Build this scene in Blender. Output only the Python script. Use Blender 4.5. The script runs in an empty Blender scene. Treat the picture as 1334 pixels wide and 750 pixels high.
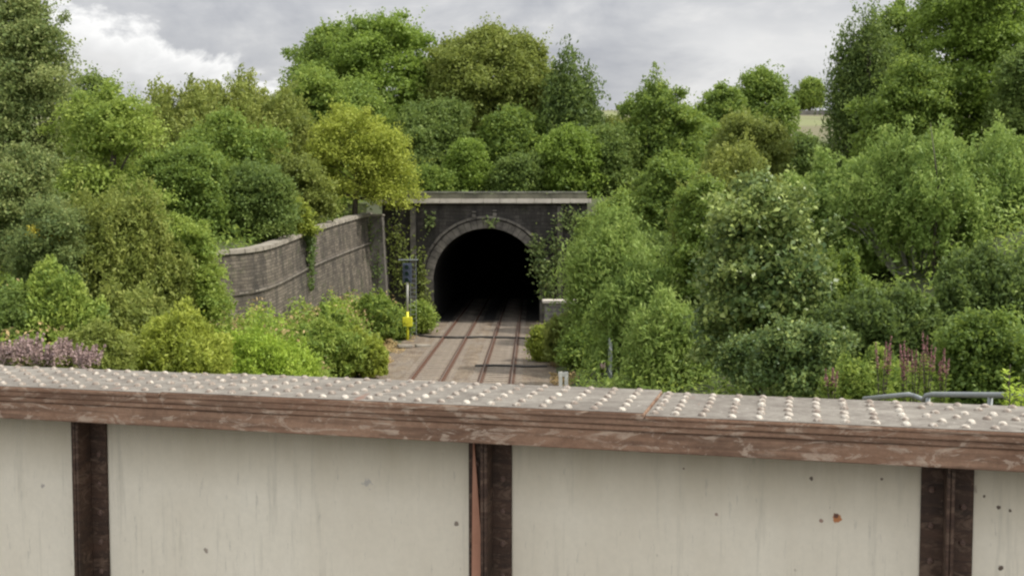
import bpy, bmesh, math, random
import numpy as np
from mathutils import Vector, Matrix

random.seed(7)
rng = np.random.default_rng(11)
SC = bpy.context.scene
COL = SC.collection

# ------------------------------------------------------------------ camera
F = 1428.0; CX = 667.0; CY = 375.0; HY = 290.0; H = 7.45
PITCH = math.atan((CY - HY) / F)
cam_d = bpy.data.cameras.new('camera'); cam = bpy.data.objects.new('camera', cam_d); COL.objects.link(cam)
cam.location = (0, 0, H); cam.rotation_euler = (math.pi / 2 - PITCH, 0, 0)
cam_d.sensor_width = 36; cam_d.lens = 36 * F / 1334; cam_d.clip_start = 0.1; cam_d.clip_end = 5000
SC.camera = cam
SC.view_settings.view_transform = 'Standard'; SC.view_settings.look = 'None'
SC.view_settings.exposure = 0; SC.view_settings.gamma = 1
SC.cycles.filter_width = 2.3
SC.cycles.max_bounces = 6; SC.cycles.diffuse_bounces = 3; SC.cycles.transmission_bounces = 3

_c, _s = math.cos(PITCH), math.sin(PITCH)
def ray(px, py):                       # photo pixel -> direction with y = 1
    dx = (px - CX) / F; dz = (CY - py) / F
    y = _c + dz * _s; z = -_s + dz * _c
    return dx / y, z / y
def at(px, py, Y):
    rx, rz = ray(px, py); return Vector((rx * Y, Y, H + rz * Y))

SK = 0.0182                             # the railway runs a degree to the right of the camera axis
def W(u, v, z=0.0): return Vector((u + v * SK, v, z))

# ------------------------------------------------------------------ helpers
def link(name, me, mat=None, parent=None):
    o = bpy.data.objects.new(name, me); COL.objects.link(o)
    if mat is not None: me.materials.append(mat)
    if parent is not None: o.parent = parent
    return o
def tag(o, label=None, cat=None, group=None, kind=None):
    if label: o['label'] = label
    if cat: o['category'] = cat
    if group: o['group'] = group
    if kind: o['kind'] = kind
    return o
def empty(name, loc=(0, 0, 0), rz=0.0):
    o = bpy.data.objects.new(name, None); COL.objects.link(o); o.location = loc; o.rotation_euler = (0, 0, rz)
    o.empty_display_size = 0.2
    return o

class MB:
    def __init__(s): s.v = []; s.f = []; s.uv = None
    def add(s, vs, fs):
        b = len(s.v); s.v += [tuple(v) for v in vs]; s.f += [tuple(i + b for i in f) for f in fs]
    def box(s, c, d, M=None, taper=1.0):
        x, y, z = d[0] / 2, d[1] / 2, d[2] / 2
        vs = [Vector((a * x * (taper if cc > 0 else 1), b * y * (taper if cc > 0 else 1), cc * z)) for cc in (-1, 1) for b in (-1, 1) for a in (-1, 1)]
        if M is not None: vs = [M @ v for v in vs]
        vs = [v + Vector(c) for v in vs]
        s.add(vs, [(0, 2, 3, 1), (4, 5, 7, 6), (0, 1, 5, 4), (2, 6, 7, 3), (0, 4, 6, 2), (1, 3, 7, 5)])
    def tube(s, pts, rad, n=7, cap=True):
        pts = [Vector(p) for p in pts]
        if not hasattr(rad, '__len__'): rad = [rad] * len(pts)
        rings = []
        for i, p in enumerate(pts):
            d = (pts[min(i + 1, len(pts) - 1)] - pts[max(i - 1, 0)])
            d = d.normalized() if d.length > 1e-9 else Vector((0, 0, 1))
            a = d.cross(Vector((0, 1, 0.13))); a = a.normalized() if a.length > 1e-6 else Vector((1, 0, 0))
            b = d.cross(a).normalized()
            rings.append([p + (a * math.cos(t) + b * math.sin(t)) * rad[i] for t in [2 * math.pi * k / n for k in range(n)]])
        vs = [v for r in rings for v in r]; fs = []
        for i in range(len(pts) - 1):
            for k in range(n):
                fs.append((i * n + k, i * n + (k + 1) % n, (i + 1) * n + (k + 1) % n, (i + 1) * n + k))
        if cap:
            fs.append(tuple(range(n - 1, -1, -1))); fs.append(tuple((len(pts) - 1) * n + k for k in range(n)))
        s.add(vs, fs)
    def build(s, name, mat=None, parent=None, bevel=0.0, smooth=False):
        me = bpy.data.meshes.new(name); me.from_pydata(s.v, [], s.f)
        bm = bmesh.new(); bm.from_mesh(me); bmesh.ops.recalc_face_normals(bm, faces=bm.faces)
        if bevel > 0:
            bmesh.ops.bevel(bm, geom=list(bm.edges), offset=bevel, segments=2, affect='EDGES', clamp_overlap=True)
        bm.to_mesh(me); bm.free()
        if smooth: me.polygons.foreach_set('use_smooth', [True] * len(me.polygons))
        me.update()
        return link(name, me, mat, parent)

# ------------------------------------------------------------------ materials
def newmat(name):
    m = bpy.data.materials.new(name); m.use_nodes = True
    nt = m.node_tree; nt.nodes.clear()
    out = nt.nodes.new('ShaderNodeOutputMaterial'); b = nt.nodes.new('ShaderNodeBsdfPrincipled')
    nt.links.new(b.outputs[0], out.inputs[0])
    return m, nt, b, out
class N:
    def __init__(s, nt): s.nt = nt
    def node(s, t, **k):
        n = s.nt.nodes.new(t)
        for a, v in k.items(): setattr(n, a, v)
        return n
    def put(s, sock, v):
        if isinstance(v, bpy.types.NodeSocket): s.nt.links.new(v, sock)
        elif v is not None: sock.default_value = v
    def coord(s, kind='Object'): return s.node('ShaderNodeTexCoord').outputs[kind]
    def map(s, vec, scale=(1, 1, 1), loc=(0, 0, 0), rot=(0, 0, 0)):
        n = s.node('ShaderNodeMapping'); s.put(n.inputs[0], vec); n.inputs['Scale'].default_value = scale
        n.inputs['Location'].default_value = loc; n.inputs['Rotation'].default_value = rot; return n.outputs[0]
    def noise(s, vec, scale, detail=4, rough=0.55, dist=0.0):
        n = s.node('ShaderNodeTexNoise'); s.put(n.inputs['Vector'], vec); n.inputs['Scale'].default_value = scale
        n.inputs['Detail'].default_value = detail; n.inputs['Roughness'].default_value = rough; n.inputs['Distortion'].default_value = dist
        return n.outputs[0]
    def vor(s, vec, scale, feature='F1', out=0):
        n = s.node('ShaderNodeTexVoronoi'); n.feature = feature; s.put(n.inputs['Vector'], vec); n.inputs['Scale'].default_value = scale
        return n.outputs[out]
    def ramp(s, fac, stops, interp='LINEAR'):
        n = s.node('ShaderNodeValToRGB'); s.put(n.inputs[0], fac); cr = n.color_ramp; cr.interpolation = interp
        while len(cr.elements) < len(stops): cr.elements.new(0.5)
        for e, (p, c) in zip(cr.elements, stops):
            e.position = p; e.color = (c, c, c, 1) if not hasattr(c, '__len__') else (*c[:3], 1)
        return n.outputs[0]
    def mix(s, fac, a, b, mode='MIX'):
        n = s.node('ShaderNodeMix'); n.data_type = 'RGBA'; n.blend_type = mode
        s.put(n.inputs[0], fac)
        for i, v in ((6, a), (7, b)):
            if not isinstance(v, bpy.types.NodeSocket) and hasattr(v, '__len__'): v = (*v[:3], 1)
            s.put(n.inputs[i], v)
        return n.outputs[2]
    def math(s, op, a, b=None, c=None, clamp=False):
        n = s.node('ShaderNodeMath'); n.operation = op; n.use_clamp = clamp
        s.put(n.inputs[0], a)
        if b is not None: s.put(n.inputs[1], b)
        if c is not None: s.put(n.inputs[2], c)
        return n.outputs[0]
    def sep(s, vec):
        n = s.node('ShaderNodeSeparateXYZ'); s.put(n.inputs[0], vec); return n.outputs
    def bump(s, h, strength=0.4, dist=0.02):
        n = s.node('ShaderNodeBump'); s.put(n.inputs['Height'], h); n.inputs['Strength'].default_value = strength
        n.inputs['Distance'].default_value = dist; return n.outputs[0]

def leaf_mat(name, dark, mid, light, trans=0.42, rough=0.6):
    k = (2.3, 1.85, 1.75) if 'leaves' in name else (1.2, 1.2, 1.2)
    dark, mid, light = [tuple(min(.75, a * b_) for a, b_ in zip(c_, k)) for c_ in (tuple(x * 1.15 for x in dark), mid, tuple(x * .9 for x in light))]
    m, nt, b, out = newmat(name); n = N(nt)
    a = n.node('ShaderNodeAttribute', attribute_name='tint').outputs['Fac']
    big = n.noise(n.coord(), 0.35, 2)
    t = n.math('ADD', a, n.math('MULTIPLY', n.math('SUBTRACT', big, 0.5), 0.7), clamp=True)
    col = n.ramp(t, [(0.0, dark), (0.5, mid), (1.0, light)])
    n.put(b.inputs['Base Color'], col); b.inputs['Roughness'].default_value = rough
    b.inputs['Specular IOR Level'].default_value = 0.3
    tr = n.node('ShaderNodeBsdfTranslucent'); n.put(tr.inputs[0], n.mix(0.5, col, light))
    ms = n.node('ShaderNodeMixShader'); ms.inputs[0].default_value = trans
    nt.links.new(b.outputs[0], ms.inputs[1]); nt.links.new(tr.outputs[0], ms.inputs[2]); nt.links.new(ms.outputs[0], out.inputs[0])
    return m
LM = {
 'mid':    leaf_mat('leaves_mid',    (.035, .070, .016), (.085, .155, .032), (.170, .260, .055)),
 'bright': leaf_mat('leaves_bright', (.042, .082, .015), (.092, .165, .030), (.165, .270, .052)),
 'olive':  leaf_mat('leaves_olive',  (.044, .070, .016), (.095, .145, .033), (.165, .225, .058)),
 'yellow': leaf_mat('leaves_yellow', (.070, .110, .019), (.142, .208, .032), (.220, .300, .058)),
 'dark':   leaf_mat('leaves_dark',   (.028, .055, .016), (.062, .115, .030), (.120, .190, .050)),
 'blue':   leaf_mat('leaves_blue',   (.040, .075, .026), (.090, .145, .046), (.185, .250, .100)),
 'willow': leaf_mat('leaves_willow', (.050, .100, .022), (.108, .190, .045), (.190, .295, .085), 0.4),
 'lime':   leaf_mat('leaves_lime',   (.075, .140, .018), (.145, .250, .032), (.240, .360, .065), 0.4),
 'syc':    leaf_mat('leaves_broad',  (.025, .055, .018), (.065, .115, .035), (.190, .280, .090), 0.28, 0.42),
 'dry':    leaf_mat('leaves_dry',    (.110, .100, .050), (.220, .200, .100), (.330, .300, .160), 0.3),
 'pink':   leaf_mat('petals_mauve',  (.190, .140, .115), (.300, .215, .200), (.410, .300, .300), 0.3),
 'red':    leaf_mat('petals_rose',   (.150, .065, .060), (.250, .115, .115), (.330, .180, .175), 0.3),
 'flow':   leaf_mat('petals_yellow', (.300, .270, .030), (.430, .380, .050), (.550, .500, .090), 0.3),
}
def simple_mat(name, c1, c2, scale=3, rough=0.8, bump=0.3, bscale=20, metal=0.0):
    m, nt, b, out = newmat(name); n = N(nt); co = n.coord()
    n.put(b.inputs['Base Color'], n.mix(n.ramp(n.noise(co, scale, 6, 0.65), [(.3, 0), (.7, 1)]), c1, c2))
    b.inputs['Roughness'].default_value = rough; b.inputs['Metallic'].default_value = metal
    if bump: n.put(b.inputs['Normal'], n.bump(n.noise(co, bscale, 5), bump, 0.02))
    return m
bark = simple_mat('bark', (.055, .045, .032), (.12, .10, .075), 6, .9, .8, 14)
bark_pale = simple_mat('bark_pale', (.30, .28, .24), (.45, .43, .38), 5, .8, .4, 14)
steel = simple_mat('galvanised_steel', (.20, .22, .22), (.30, .32, .32), 8, .6, .1, 30, .2)
pale_paint = simple_mat('pale_paint', (.50, .50, .46), (.68, .68, .64), 6, .6, .1)
yellow_paint = simple_mat('yellow_paint', (.62, .60, .03), (.80, .78, .05), 9, .5, .05)
black_paint = simple_mat('signal_black', (.030, .040, .065), (.065, .08, .12), 5, .5, .05)

# ------------------------------------------------------------------ masonry (uses UVs in metres)
def masonry(name, ca, cb, mortar, bw=0.5, bh=0.2, soot=0.0, moss=0.3, msize=0.012):
    m, nt, b, out = newmat(name); n = N(nt)
    uv = n.coord('UV'); ob = n.coord('Object')
    wob = n.node('ShaderNodeVectorMath', operation='ADD'); n.put(wob.inputs[0], uv)
    sc = n.node('ShaderNodeVectorMath', operation='SCALE')
    nz = n.node('ShaderNodeTexNoise'); n.put(nz.inputs['Vector'], uv); nz.inputs['Scale'].default_value = 1.3; nz.inputs['Detail'].default_value = 3
    n.put(sc.inputs[0], nz.outputs['Color']); sc.inputs['Scale'].default_value = 0.09
    n.put(wob.inputs[1], sc.outputs[0])
    br = n.node('ShaderNodeTexBrick'); n.put(br.inputs['Vector'], wob.outputs[0])
    br.inputs['Scale'].default_value = 1.0; br.inputs['Brick Width'].default_value = bw; br.inputs['Row Height'].default_value = bh
    br.inputs['Mortar Size'].default_value = msize; br.inputs['Mortar Smooth'].default_value = 0.4; br.offset = 0.47
    br.squash = 1.3; br.squash_frequency = 3
    br.inputs['Color1'].default_value = (*ca, 1); br.inputs['Color2'].default_value = (*cb, 1); br.inputs['Mortar'].default_value = (*mortar, 1)
    col = br.outputs['Color']
    v = n.ramp(n.sep(n.vor(n.map(uv, (1 / bw, 1 / bh, 1)), 1.0, out=1))[0], [(0, (.30, .27, .24)), (1, (.72, .70, .68))])
    col = n.mix(0.35, col, n.mix(1.0, col, v, 'OVERLAY'))
    col = n.mix(n.ramp(n.noise(uv, 9, 5, .7), [(.35, 0), (.65, .55)]), col, n.mix(1.0, col, (.35, .35, .35), 'MULTIPLY'))
    stain = n.noise(n.map(uv, (1.2, .25, 1)), 1.0, 5, .65)
    col = n.mix(n.ramp(stain, [(.40, 0), (.62, .6 + soot * .4)]), col, (.02, .018, .016))
    if moss: col = n.mix(n.ramp(n.noise(ob, .8, 5, .7), [(.56, 0), (.72, moss)]), col, (.075, .095, .035))
    n.put(b.inputs['Base Color'], col); b.inputs['Roughness'].default_value = .92
    hgt = n.math('ADD', n.math('MULTIPLY', br.outputs['Fac'], -1.0), n.math('MULTIPLY', n.noise(uv, 7, 5, .7), .9))
    n.put(b.inputs['Normal'], n.bump(hgt, .8, .05))
    return m
wall_m = masonry('retaining_stone', (.120, .102, .080), (.235, .202, .160), (.055, .047, .037), .42, .17, .25, .5)
portal_m = masonry('sooty_stone', (.050, .044, .040), (.092, .083, .074), (.022, .02, .018), .55, .26, .9, .35)
ring_m = simple_mat('arch_stone', (.040, .036, .032), (.20, .18, .155), 1.1, .9, .5, 8)
coping_m = simple_mat('coping_stone', (.17, .15, .125), (.36, .325, .27), 1.3, .9, .5, 8)
cornice_m = simple_mat('cornice_stone', (.40, .36, .31), (.58, .53, .46), 1.1, .9, .4, 6)
paraw_m = simple_mat('parapet_stone', (.06, .058, .045), (.17, .165, .12), .9, .9, .5, 5)
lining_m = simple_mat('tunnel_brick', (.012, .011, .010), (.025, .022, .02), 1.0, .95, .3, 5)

def uvmesh(name, quads, uvs, mat, parent=None):
    vs = []; fs = []
    for q in quads:
        b = len(vs); vs += [tuple(p) for p in q]; fs.append(tuple(range(b, b + len(q))))
    me = bpy.data.meshes.new(name); me.from_pydata(vs, [], fs)
    lay = me.uv_layers.new(name='UVMap'); i = 0
    for u in uvs:
        for c in u: lay.data[i].uv = c; i += 1
    me.update(); return link(name, me, mat, parent)

# ------------------------------------------------------------------ retaining wall line
WALL = [(-10.55, 82.0, 8.15), (-10.75, 79.0, 8.05), (-11.5, 72.5, 7.55), (-12.25, 66.5, 7.02), (-12.6, 61.5, 6.55), (-12.75, 58.0, 6.28), (-13.1, 55.6, 6.12), (-14.0, 54.0, 6.05), (-15.3, 53.2, 6.03), (-17.0, 52.6, 6.0), (-21.0, 51.4, 5.95), (-27.0, 50.2, 5.9), (-40.0, 48.5, 5.9)]
WX = [p[0] for p in WALL][::-1]; WY = [p[1] for p in WALL][::-1]; WZ = [p[2] for p in WALL][::-1]
def wallx(v): return np.interp(v, WY, WX)
def wallz(v): return np.interp(v, WY, WZ)
def twx(v): return float(wallx(v - .45)) - .25
def sm(a, b, x):
    t = np.clip((x - a) / (b - a), 0, 1); return t * t * (3 - 2 * t)
def bumpy(x, y): return .18 * math.sin(x * .7 + y * .31) + .13 * math.sin(x * .33 - y * .9) + .08 * math.sin(2.1 * x + 1.3 * y)

def gh(x, y):                             # ground height
    u = x - y * SK
    if y > 84.6:
        e = 8.9 + .09 * (y - 85)
        if y > 150: e = 8.9 + 5.85 + .118 * (y - 150)
        crest = 70 + 2.5 * math.sin(x * .012) - .028 * (x - 60) + 1.5 * math.sin(x * .05)
        if y > 560: e = min(e, crest) - max(0, y - 640) * .05
        e = min(e, crest + 0.0)
        return float(e + bumpy(x * .6, y * .6) * .5)
    b = -.22
    if u > 1.0:
        z = b + .7 * sm(1.0, 3.0, u) + 7.6 * sm(3.0, 24, u) + .05 * max(0, u - 20)
        if y < 26: z = z + (5.6 - z) * sm(26, 8, y) * sm(3.5, 9, u) * .85
        z += bumpy(x, y) * sm(1, 4, u)
        if y > 66: z = z + max(0, 8.9 - z) * sm(66, 84.5, y) * sm(6.2, 10, u)
    elif u < -8.3:
        xw = twx(y) if y > 48.9 else -1e3
        if x < xw - .2:
            z = wallz(y) - .35 + .22 * max(0, (xw - x)) * .6 + bumpy(x, y) * .5
            z = min(z, wallz(y) + 5)
        else:
            z = b + 1.9 * sm(-8.3, -13, u) + (1.5 * sm(-11, -22, u)) + bumpy(x, y) * sm(-8.5, -12, u) * .5
            if y < 50:
                z += 2.6 * sm(-12, -30, u)
                z = z + (5.2 - z) * sm(26, 8, y) * sm(-8.5, -14, u) * .8
    else: z = b
    return float(z)

# ground mesh --------------------------------------------------------------
gm, nt, b, out = newmat('ground_soil'); n = N(nt); co = n.coord()
g1 = n.mix(n.ramp(n.noise(co, .5, 6, .7), [(.35, 0), (.65, 1)]), (.035, .045, .015), (.075, .095, .03))
g1 = n.mix(n.ramp(n.noise(co, 4, 5, .7), [(.5, 0), (.7, .7)]), g1, (.09, .075, .045))
fx = n.sep(co)
far = n.mix(n.ramp(n.noise(n.map(co, (1, .35, 1)), .016, 3, .6), [(.46, 0), (.50, 1)]), (.17, .185, .075), (.135, .12, .065))
far = n.mix(n.ramp(n.noise(co, .12, 5, .7), [(.4, 0), (.7, .5)]), far, (.115, .13, .05))
g1 = n.mix(n.math('MULTIPLY_ADD', fx[1], 1 / 60, -200 / 60, clamp=True), g1, far)
n.put(b.inputs['Base Color'], g1); b.inputs['Roughness'].default_value = 1.0
n.put(b.inputs['Normal'], n.bump(n.noise(co, 6, 5), .5, .1))

ys = list(np.concatenate([np.arange(-60, 6, 6), np.arange(6, 48, 1.5), np.arange(48, 60, .4), np.arange(60, 84.6, 1.2), [84.5]]))
vs = []; fs = []; ncol = None
for y in ys:
    xw = twx(y) if y > 48.9 else -40.0
    xs = list(np.linspace(-160, xw - 14, 14)) + list(np.linspace(xw - 12, xw - .35, 10)) + [xw - .1]
    xs += list(np.linspace(xw - .1, y * SK - 8.3, 14))[1:]
    xs += [y * SK - 8.2, y * SK - 3.4, y * SK + .9]
    xs += list(np.linspace(1.2 + y * SK, 30 + y * SK, 26)) + list(np.linspace(34, 200, 14) + y * SK)
    ncol = len(xs)
    for x in xs: vs.append((x, y, gh(x, y)))
for j in range(len(ys) - 1):
    for i in range(ncol - 1):
        a = j * ncol + i; fs.append((a, a + 1, a + ncol + 1, a + ncol))
base = len(vs)
ys2 = list(np.concatenate([[84.75], np.arange(88, 150, 5), np.arange(150, 700, 14), np.arange(720, 2400, 120)]))
xs2 = list(np.concatenate([np.arange(-1500, -300, 120), np.arange(-300, -40, 13), np.arange(-40, 60, 4), np.arange(60, 400, 12), np.arange(420, 1600, 120)]))
for y in ys2:
    for x in xs2: vs.append((x, y, gh(x, y)))
for j in range(len(ys2) - 1):
    for i in range(len(xs2) - 1):
        a = base + j * len(xs2) + i; fs.append((a, a + 1, a + len(xs2) + 1, a + len(xs2)))
for xs3 in (np.linspace(-160, -11.2, 24), np.linspace(7.2, 200, 30)):
    for xa, xb in zip(xs3[:-1], xs3[1:]):
        b0 = len(vs); vs += [(xa, 84.5, gh(xa, 84.5) - .3), (xb, 84.5, gh(xb, 84.5) - .3), (xb, 84.78, gh(xb, 84.75) + .02), (xa, 84.78, gh(xa, 84.75) + .02)]; fs.append((b0, b0 + 1, b0 + 2, b0 + 3))
me = bpy.data.meshes.new('ground'); me.from_pydata(vs, [], fs); me.polygons.foreach_set('use_smooth', [True] * len(me.polygons)); me.update()
tag(link('ground', me, gm), kind='structure')

# ballast --------------------------------------------------------------
bm_, nt, b, out = newmat('ballast_stone'); n = N(nt); co = n.coord()
c = n.mix(n.vor(co, 14, out=1), (.160, .122, .085), (.37, .300, .218))
c = n.mix(n.ramp(n.noise(co, .9, 6, .7), [(.38, 0), (.62, .8)]), c, (.13, .092, .064))
c = n.mix(n.ramp(n.noise(n.map(co, (1, .15, 1)), 2.2, 4), [(.5, 0), (.75, .6)]), c, (.30, .27, .235))
c = n.mix(n.ramp(n.noise(co, 2.2, 6, .8), [(.60, 0), (.70, .6)]), c, (.085, .10, .04))
c = n.mix(.4, c, n.mix(n.ramp(n.noise(co, 12, 3), [(.42, 0), (.55, 1)]), (.06, .045, .035), c))
xx = n.sep(co); uu = n.math('SUBTRACT', xx[0], n.math('MULTIPLY', xx[1], SK))
dmin = None
for ru in (-5.08 - .7525, -5.08 + .7525, -1.72 - .7525, -1.72 + .7525):
    dd = n.math('ABSOLUTE', n.math('SUBTRACT', uu, ru)); dmin = dd if dmin is None else n.math('MINIMUM', dmin, dd)
dmin = n.math('ADD', dmin, n.math('MULTIPLY', n.math('SUBTRACT', n.noise(co, 3, 4), .5), .14))
c = n.mix(n.ramp(dmin, [(.10, .85), (.26, 0)]), c, (.115, .058, .034))
c = n.mix(n.math('MULTIPLY_ADD', xx[1], 1 / 3.0, -82.2 / 3.0, clamp=True), c, (.012, .010, .009))  # darkness inside the tunnel painted into the ballast colour past the mouth
n.put(b.inputs['Base Color'], c); b.inputs['Roughness'].default_value = 1
n.put(b.inputs['Normal'], n.bump(n.vor(co, 16), 1.0, .06))
vs = []; fs = []; prof = [(-9.3, -.45), (-8.2, -.18), (-7.2, -.14), (-6.3, -.15), (-5.1, -.165), (-3.9, -.15), (-3.4, -.11), (-2.9, -.15), (-1.7, -.165), (-.4, -.15), (.6, -.14), (1.5, -.18), (2.3, -.42)]
vv = np.arange(-40, 150, .5)
for v in vv:
    for (u, z) in prof: vs.append(tuple(W(u + .12 * math.sin(v * 1.7 + u) * (abs(u + 3.4) > 4.3), v, z + .012 * math.sin(v * 5 + u * 3) + .01 * random.random())))
k = len(prof)
for j in range(len(vv) - 1):
    for i in range(k - 1):
        if vv[j] > 83 and (i < 1 or i > k - 3): continue
        a = j * k + i; fs.append((a, a + 1, a + k + 1, a + k))
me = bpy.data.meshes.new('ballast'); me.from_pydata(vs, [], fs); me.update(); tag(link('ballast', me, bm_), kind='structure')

# tracks --------------------------------------------------------------
rail_m, nt, b, out = newmat('rusty_rail'); n = N(nt); co = n.coord()
n.put(b.inputs['Base Color'], n.mix(n.noise(co, 3, 5), (.085, .038, .022), (.17, .082, .05))); b.inputs['Roughness'].default_value = .75
rail_top, nt, b, out = newmat('rail_running_surface'); b.inputs['Base Color'].default_value = (.20, .155, .13, 1); b.inputs['Roughness'].default_value = .45; b.inputs['Metallic'].default_value = .5
sleeper_m = simple_mat('sleeper_concrete', (.20, .17, .135), (.33, .28, .23), 4, .95, .4)
def make_track(uc, label):
    t = empty('railway_track', W(uc, 50, -.16)); tag(t, label, 'railway track', 'two railway tracks running into the tunnel')
    def L(u, v, z): return W(uc + u, v, z) - t.location
    for s in (-1, 1):
        pr = [(-.075, -.16), (.075, -.16), (.07, -.145), (.012, -.12), (.012, -.045), (.036, -.03), (.036, -.002), (-.036, -.002), (-.036, -.03), (-.012, -.045), (-.012, -.12), (-.07, -.145)]
        m = MB(); vs = [L(s * .7525 + a, v, z) for v in (-35, 150) for a, z in pr]; q = len(pr)
        m.add(vs, [(i, (i + 1) % q, q + (i + 1) % q, q + i) for i in range(q)])
        r = m.build('rail', rail_m, t)
        m = MB(); m.add([L(s * .7525 - .033, -35, 0), L(s * .7525 + .033, -35, 0), L(s * .7525 + .033, 150, 0), L(s * .7525 - .033, 150, 0)], [(0, 1, 2, 3)])
        m.build('running_surface', rail_top, r)
    m = MB(); m.box((0, 0, -.10), (2.5, .24, .2)); sl = m.build('sleeper', sleeper_m, t, bevel=.015)
    for s in (-1, 1):
        m.v = []; m.f = []; m.box((s * .7525, 0, .012), (.30, .16, .03)); fst = m.build('rail_fastening', rail_m, sl)
    kids = list(sl.children)
    vs = np.arange(47.5, 83.5, .7)
    for i, v in enumerate(vs):
        o = sl
        if i > 0:
            o = sl.copy(); COL.objects.link(o); o.parent = t
            for kd in kids: c = kd.copy(); COL.objects.link(c); c.parent = o
        o.location = L(0, v, -.125); o.rotation_euler = (0, 0, -SK + random.uniform(-.01, .01))
    m = MB()
    for v in list(np.arange(-30, 47, .7)) + list(np.arange(84.0, 110, .7)): m.box(L(0, v, -.145 - .1), (2.5, .24, .2))
    tag(m.build('sleepers_beyond', sleeper_m, t), kind='stuff')
make_track(-5.08, 'left hand railway track with two rusty rails leading into the tunnel')
make_track(-1.72, 'right hand railway track with darker rails beside the willow bushes')

dark_cable = simple_mat('black_cable', (.02, .02, .02), (.04, .035, .03), 5, .7, .1)
m = MB(); m.tube([W(-7.9, 73.8, -.10), W(-6.9, 72.4, -.08), W(-5.0, 71.6, -.07), W(-3.4, 71.9, -.06), W(-1.0, 71.5, -.07), W(1.2, 70.9, -.10)], .075, 6)
tag(m.build('track_cable', dark_cable), 'dark cable laid across both tracks in front of the tunnel mouth', 'cable')
m = MB(); m.tube([W(-3.0, 57.5, -.08), W(-1.9, 57.6, -.07), W(-.4, 57.2, -.08), W(.8, 57.4, -.1)], .065, 6)
tag(m.build('track_cable', dark_cable), 'short dark cable laid across the right hand track only', 'cable')
m = MB(); m.box((0, 0, 0), (.9, .5, .16)); m.box((1.15, .1, .0), (.9, .5, .14)); o = m.build('trough_lid', coping_m, bevel=.02); o.location = W(-7.75, 66.5, -.04); o.rotation_euler = (0, .03, .3)
tag(o, 'pale broken concrete trough lids on the ballast below the signal', 'trough lid')

# ------------------------------------------------------------------ tunnel portal
TV = 83.0; UC = -3.43; HW = 4.10; SPR = 3.0; R = 4.10
t = empty('tunnel_portal', W(UC, TV, 0)); tag(t, 'sooty stone tunnel mouth with round arch, pale cornice and black interior', 'tunnel')
def P(u, v, z): return W(UC + u, TV + v, z) - t.location
def arch(r, spr=SPR, extra=0.0, n_=28):
    pts = [(-r + .12, -.3), (-r, 1.4)]
    for i in range(n_ + 1):
        a = math.pi - math.pi * i / n_; pts.append((r * math.cos(a), spr + (r - .05) * math.sin(a)))
    pts += [(r, 1.4), (r - .12, -.3)]
    return pts
UL, UR, ZT = -7.9, 7.6, 8.9
inner = arch(R)
quads = []; uvs = []
def outer_pt(p):
    u, z = p
    if z <= SPR + .3 : return (UL if u < 0 else UR, z)
    if abs(u) > 2.9:
        return (UL if u < 0 else UR, SPR + .3 + (z - SPR - .3) * 2.0)
    return (u * 1.4 if abs(u) < 2.4 else (u * 1.4), ZT)
ou = []
for p in inner: ou.append(outer_pt(p))
for i in range(len(inner) - 1):
    a, b2, c_, d = inner[i], inner[i + 1], ou[i + 1], ou[i]
    quads.append([P(a[0], 0, a[1]), P(d[0], 0, d[1]), P(c_[0], 0, c_[1]), P(b2[0], 0, b2[1])]); uvs.append([a, d, c_, b2])
# corner fillers
for sgn in (-1, 1):
    sel = [i for i in range(len(ou)) if ou[i][0] * sgn > 0]
    side = [ou[i] for i in sel if abs(ou[i][0]) > 5.6]; top = [ou[i] for i in sel if ou[i][1] == ZT]
    if side and top:
        hi = max(side, key=lambda p: p[1]); lo = max(top, key=lambda p: abs(p[0])); X = UL if sgn < 0 else UR
        q = [hi, (X, ZT), lo]; quads.append([P(p[0], 0, p[1]) for p in q]); uvs.append(q)
q = [(UL, ZT), (UL, -1), (UL, -1), (UL, ZT)]
quads.append([P(UL, 0, -1), P(UL, 0, ZT), P(UL, 1.4, ZT), P(UL, 1.4, -1)]); uvs.append([(0, -1), (0, ZT), (1.4, ZT), (1.4, -1)])
quads.append([P(UR, 0, -1), P(UR, 0, ZT), P(UR, 1.4, ZT), P(UR, 1.4, -1)]); uvs.append([(0, -1), (0, ZT), (1.4, ZT), (1.4, -1)])
uvmesh('face_wall', quads, uvs, portal_m, t)
# lining
m = MB(); vs = []; ar = inner; kk = len(ar)
for v in (0.01, 10, 30, 60):
    for (u, z) in ar: vs.append(P(u, v, z))
fs = [(j * kk + i, j * kk + i + 1, (j + 1) * kk + i + 1, (j + 1) * kk + i) for j in range(3) for i in range(kk - 1)]
fs.append(tuple(3 * kk + i for i in range(kk)))
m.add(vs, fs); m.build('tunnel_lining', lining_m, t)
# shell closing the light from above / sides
m = MB(); m.box(P(0, 33, 8.1), (14, 62, .3)); m.box(P(-6.6, 33, 3.4), (.3, 62, 9.0)); m.box(P(6.6, 33, 3.4), (.3, 62, 9.0)); m.box(P(0, 64, 3.4), (13.4, .3, 9.4)); m.build('tunnel_shell', lining_m, t)
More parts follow.
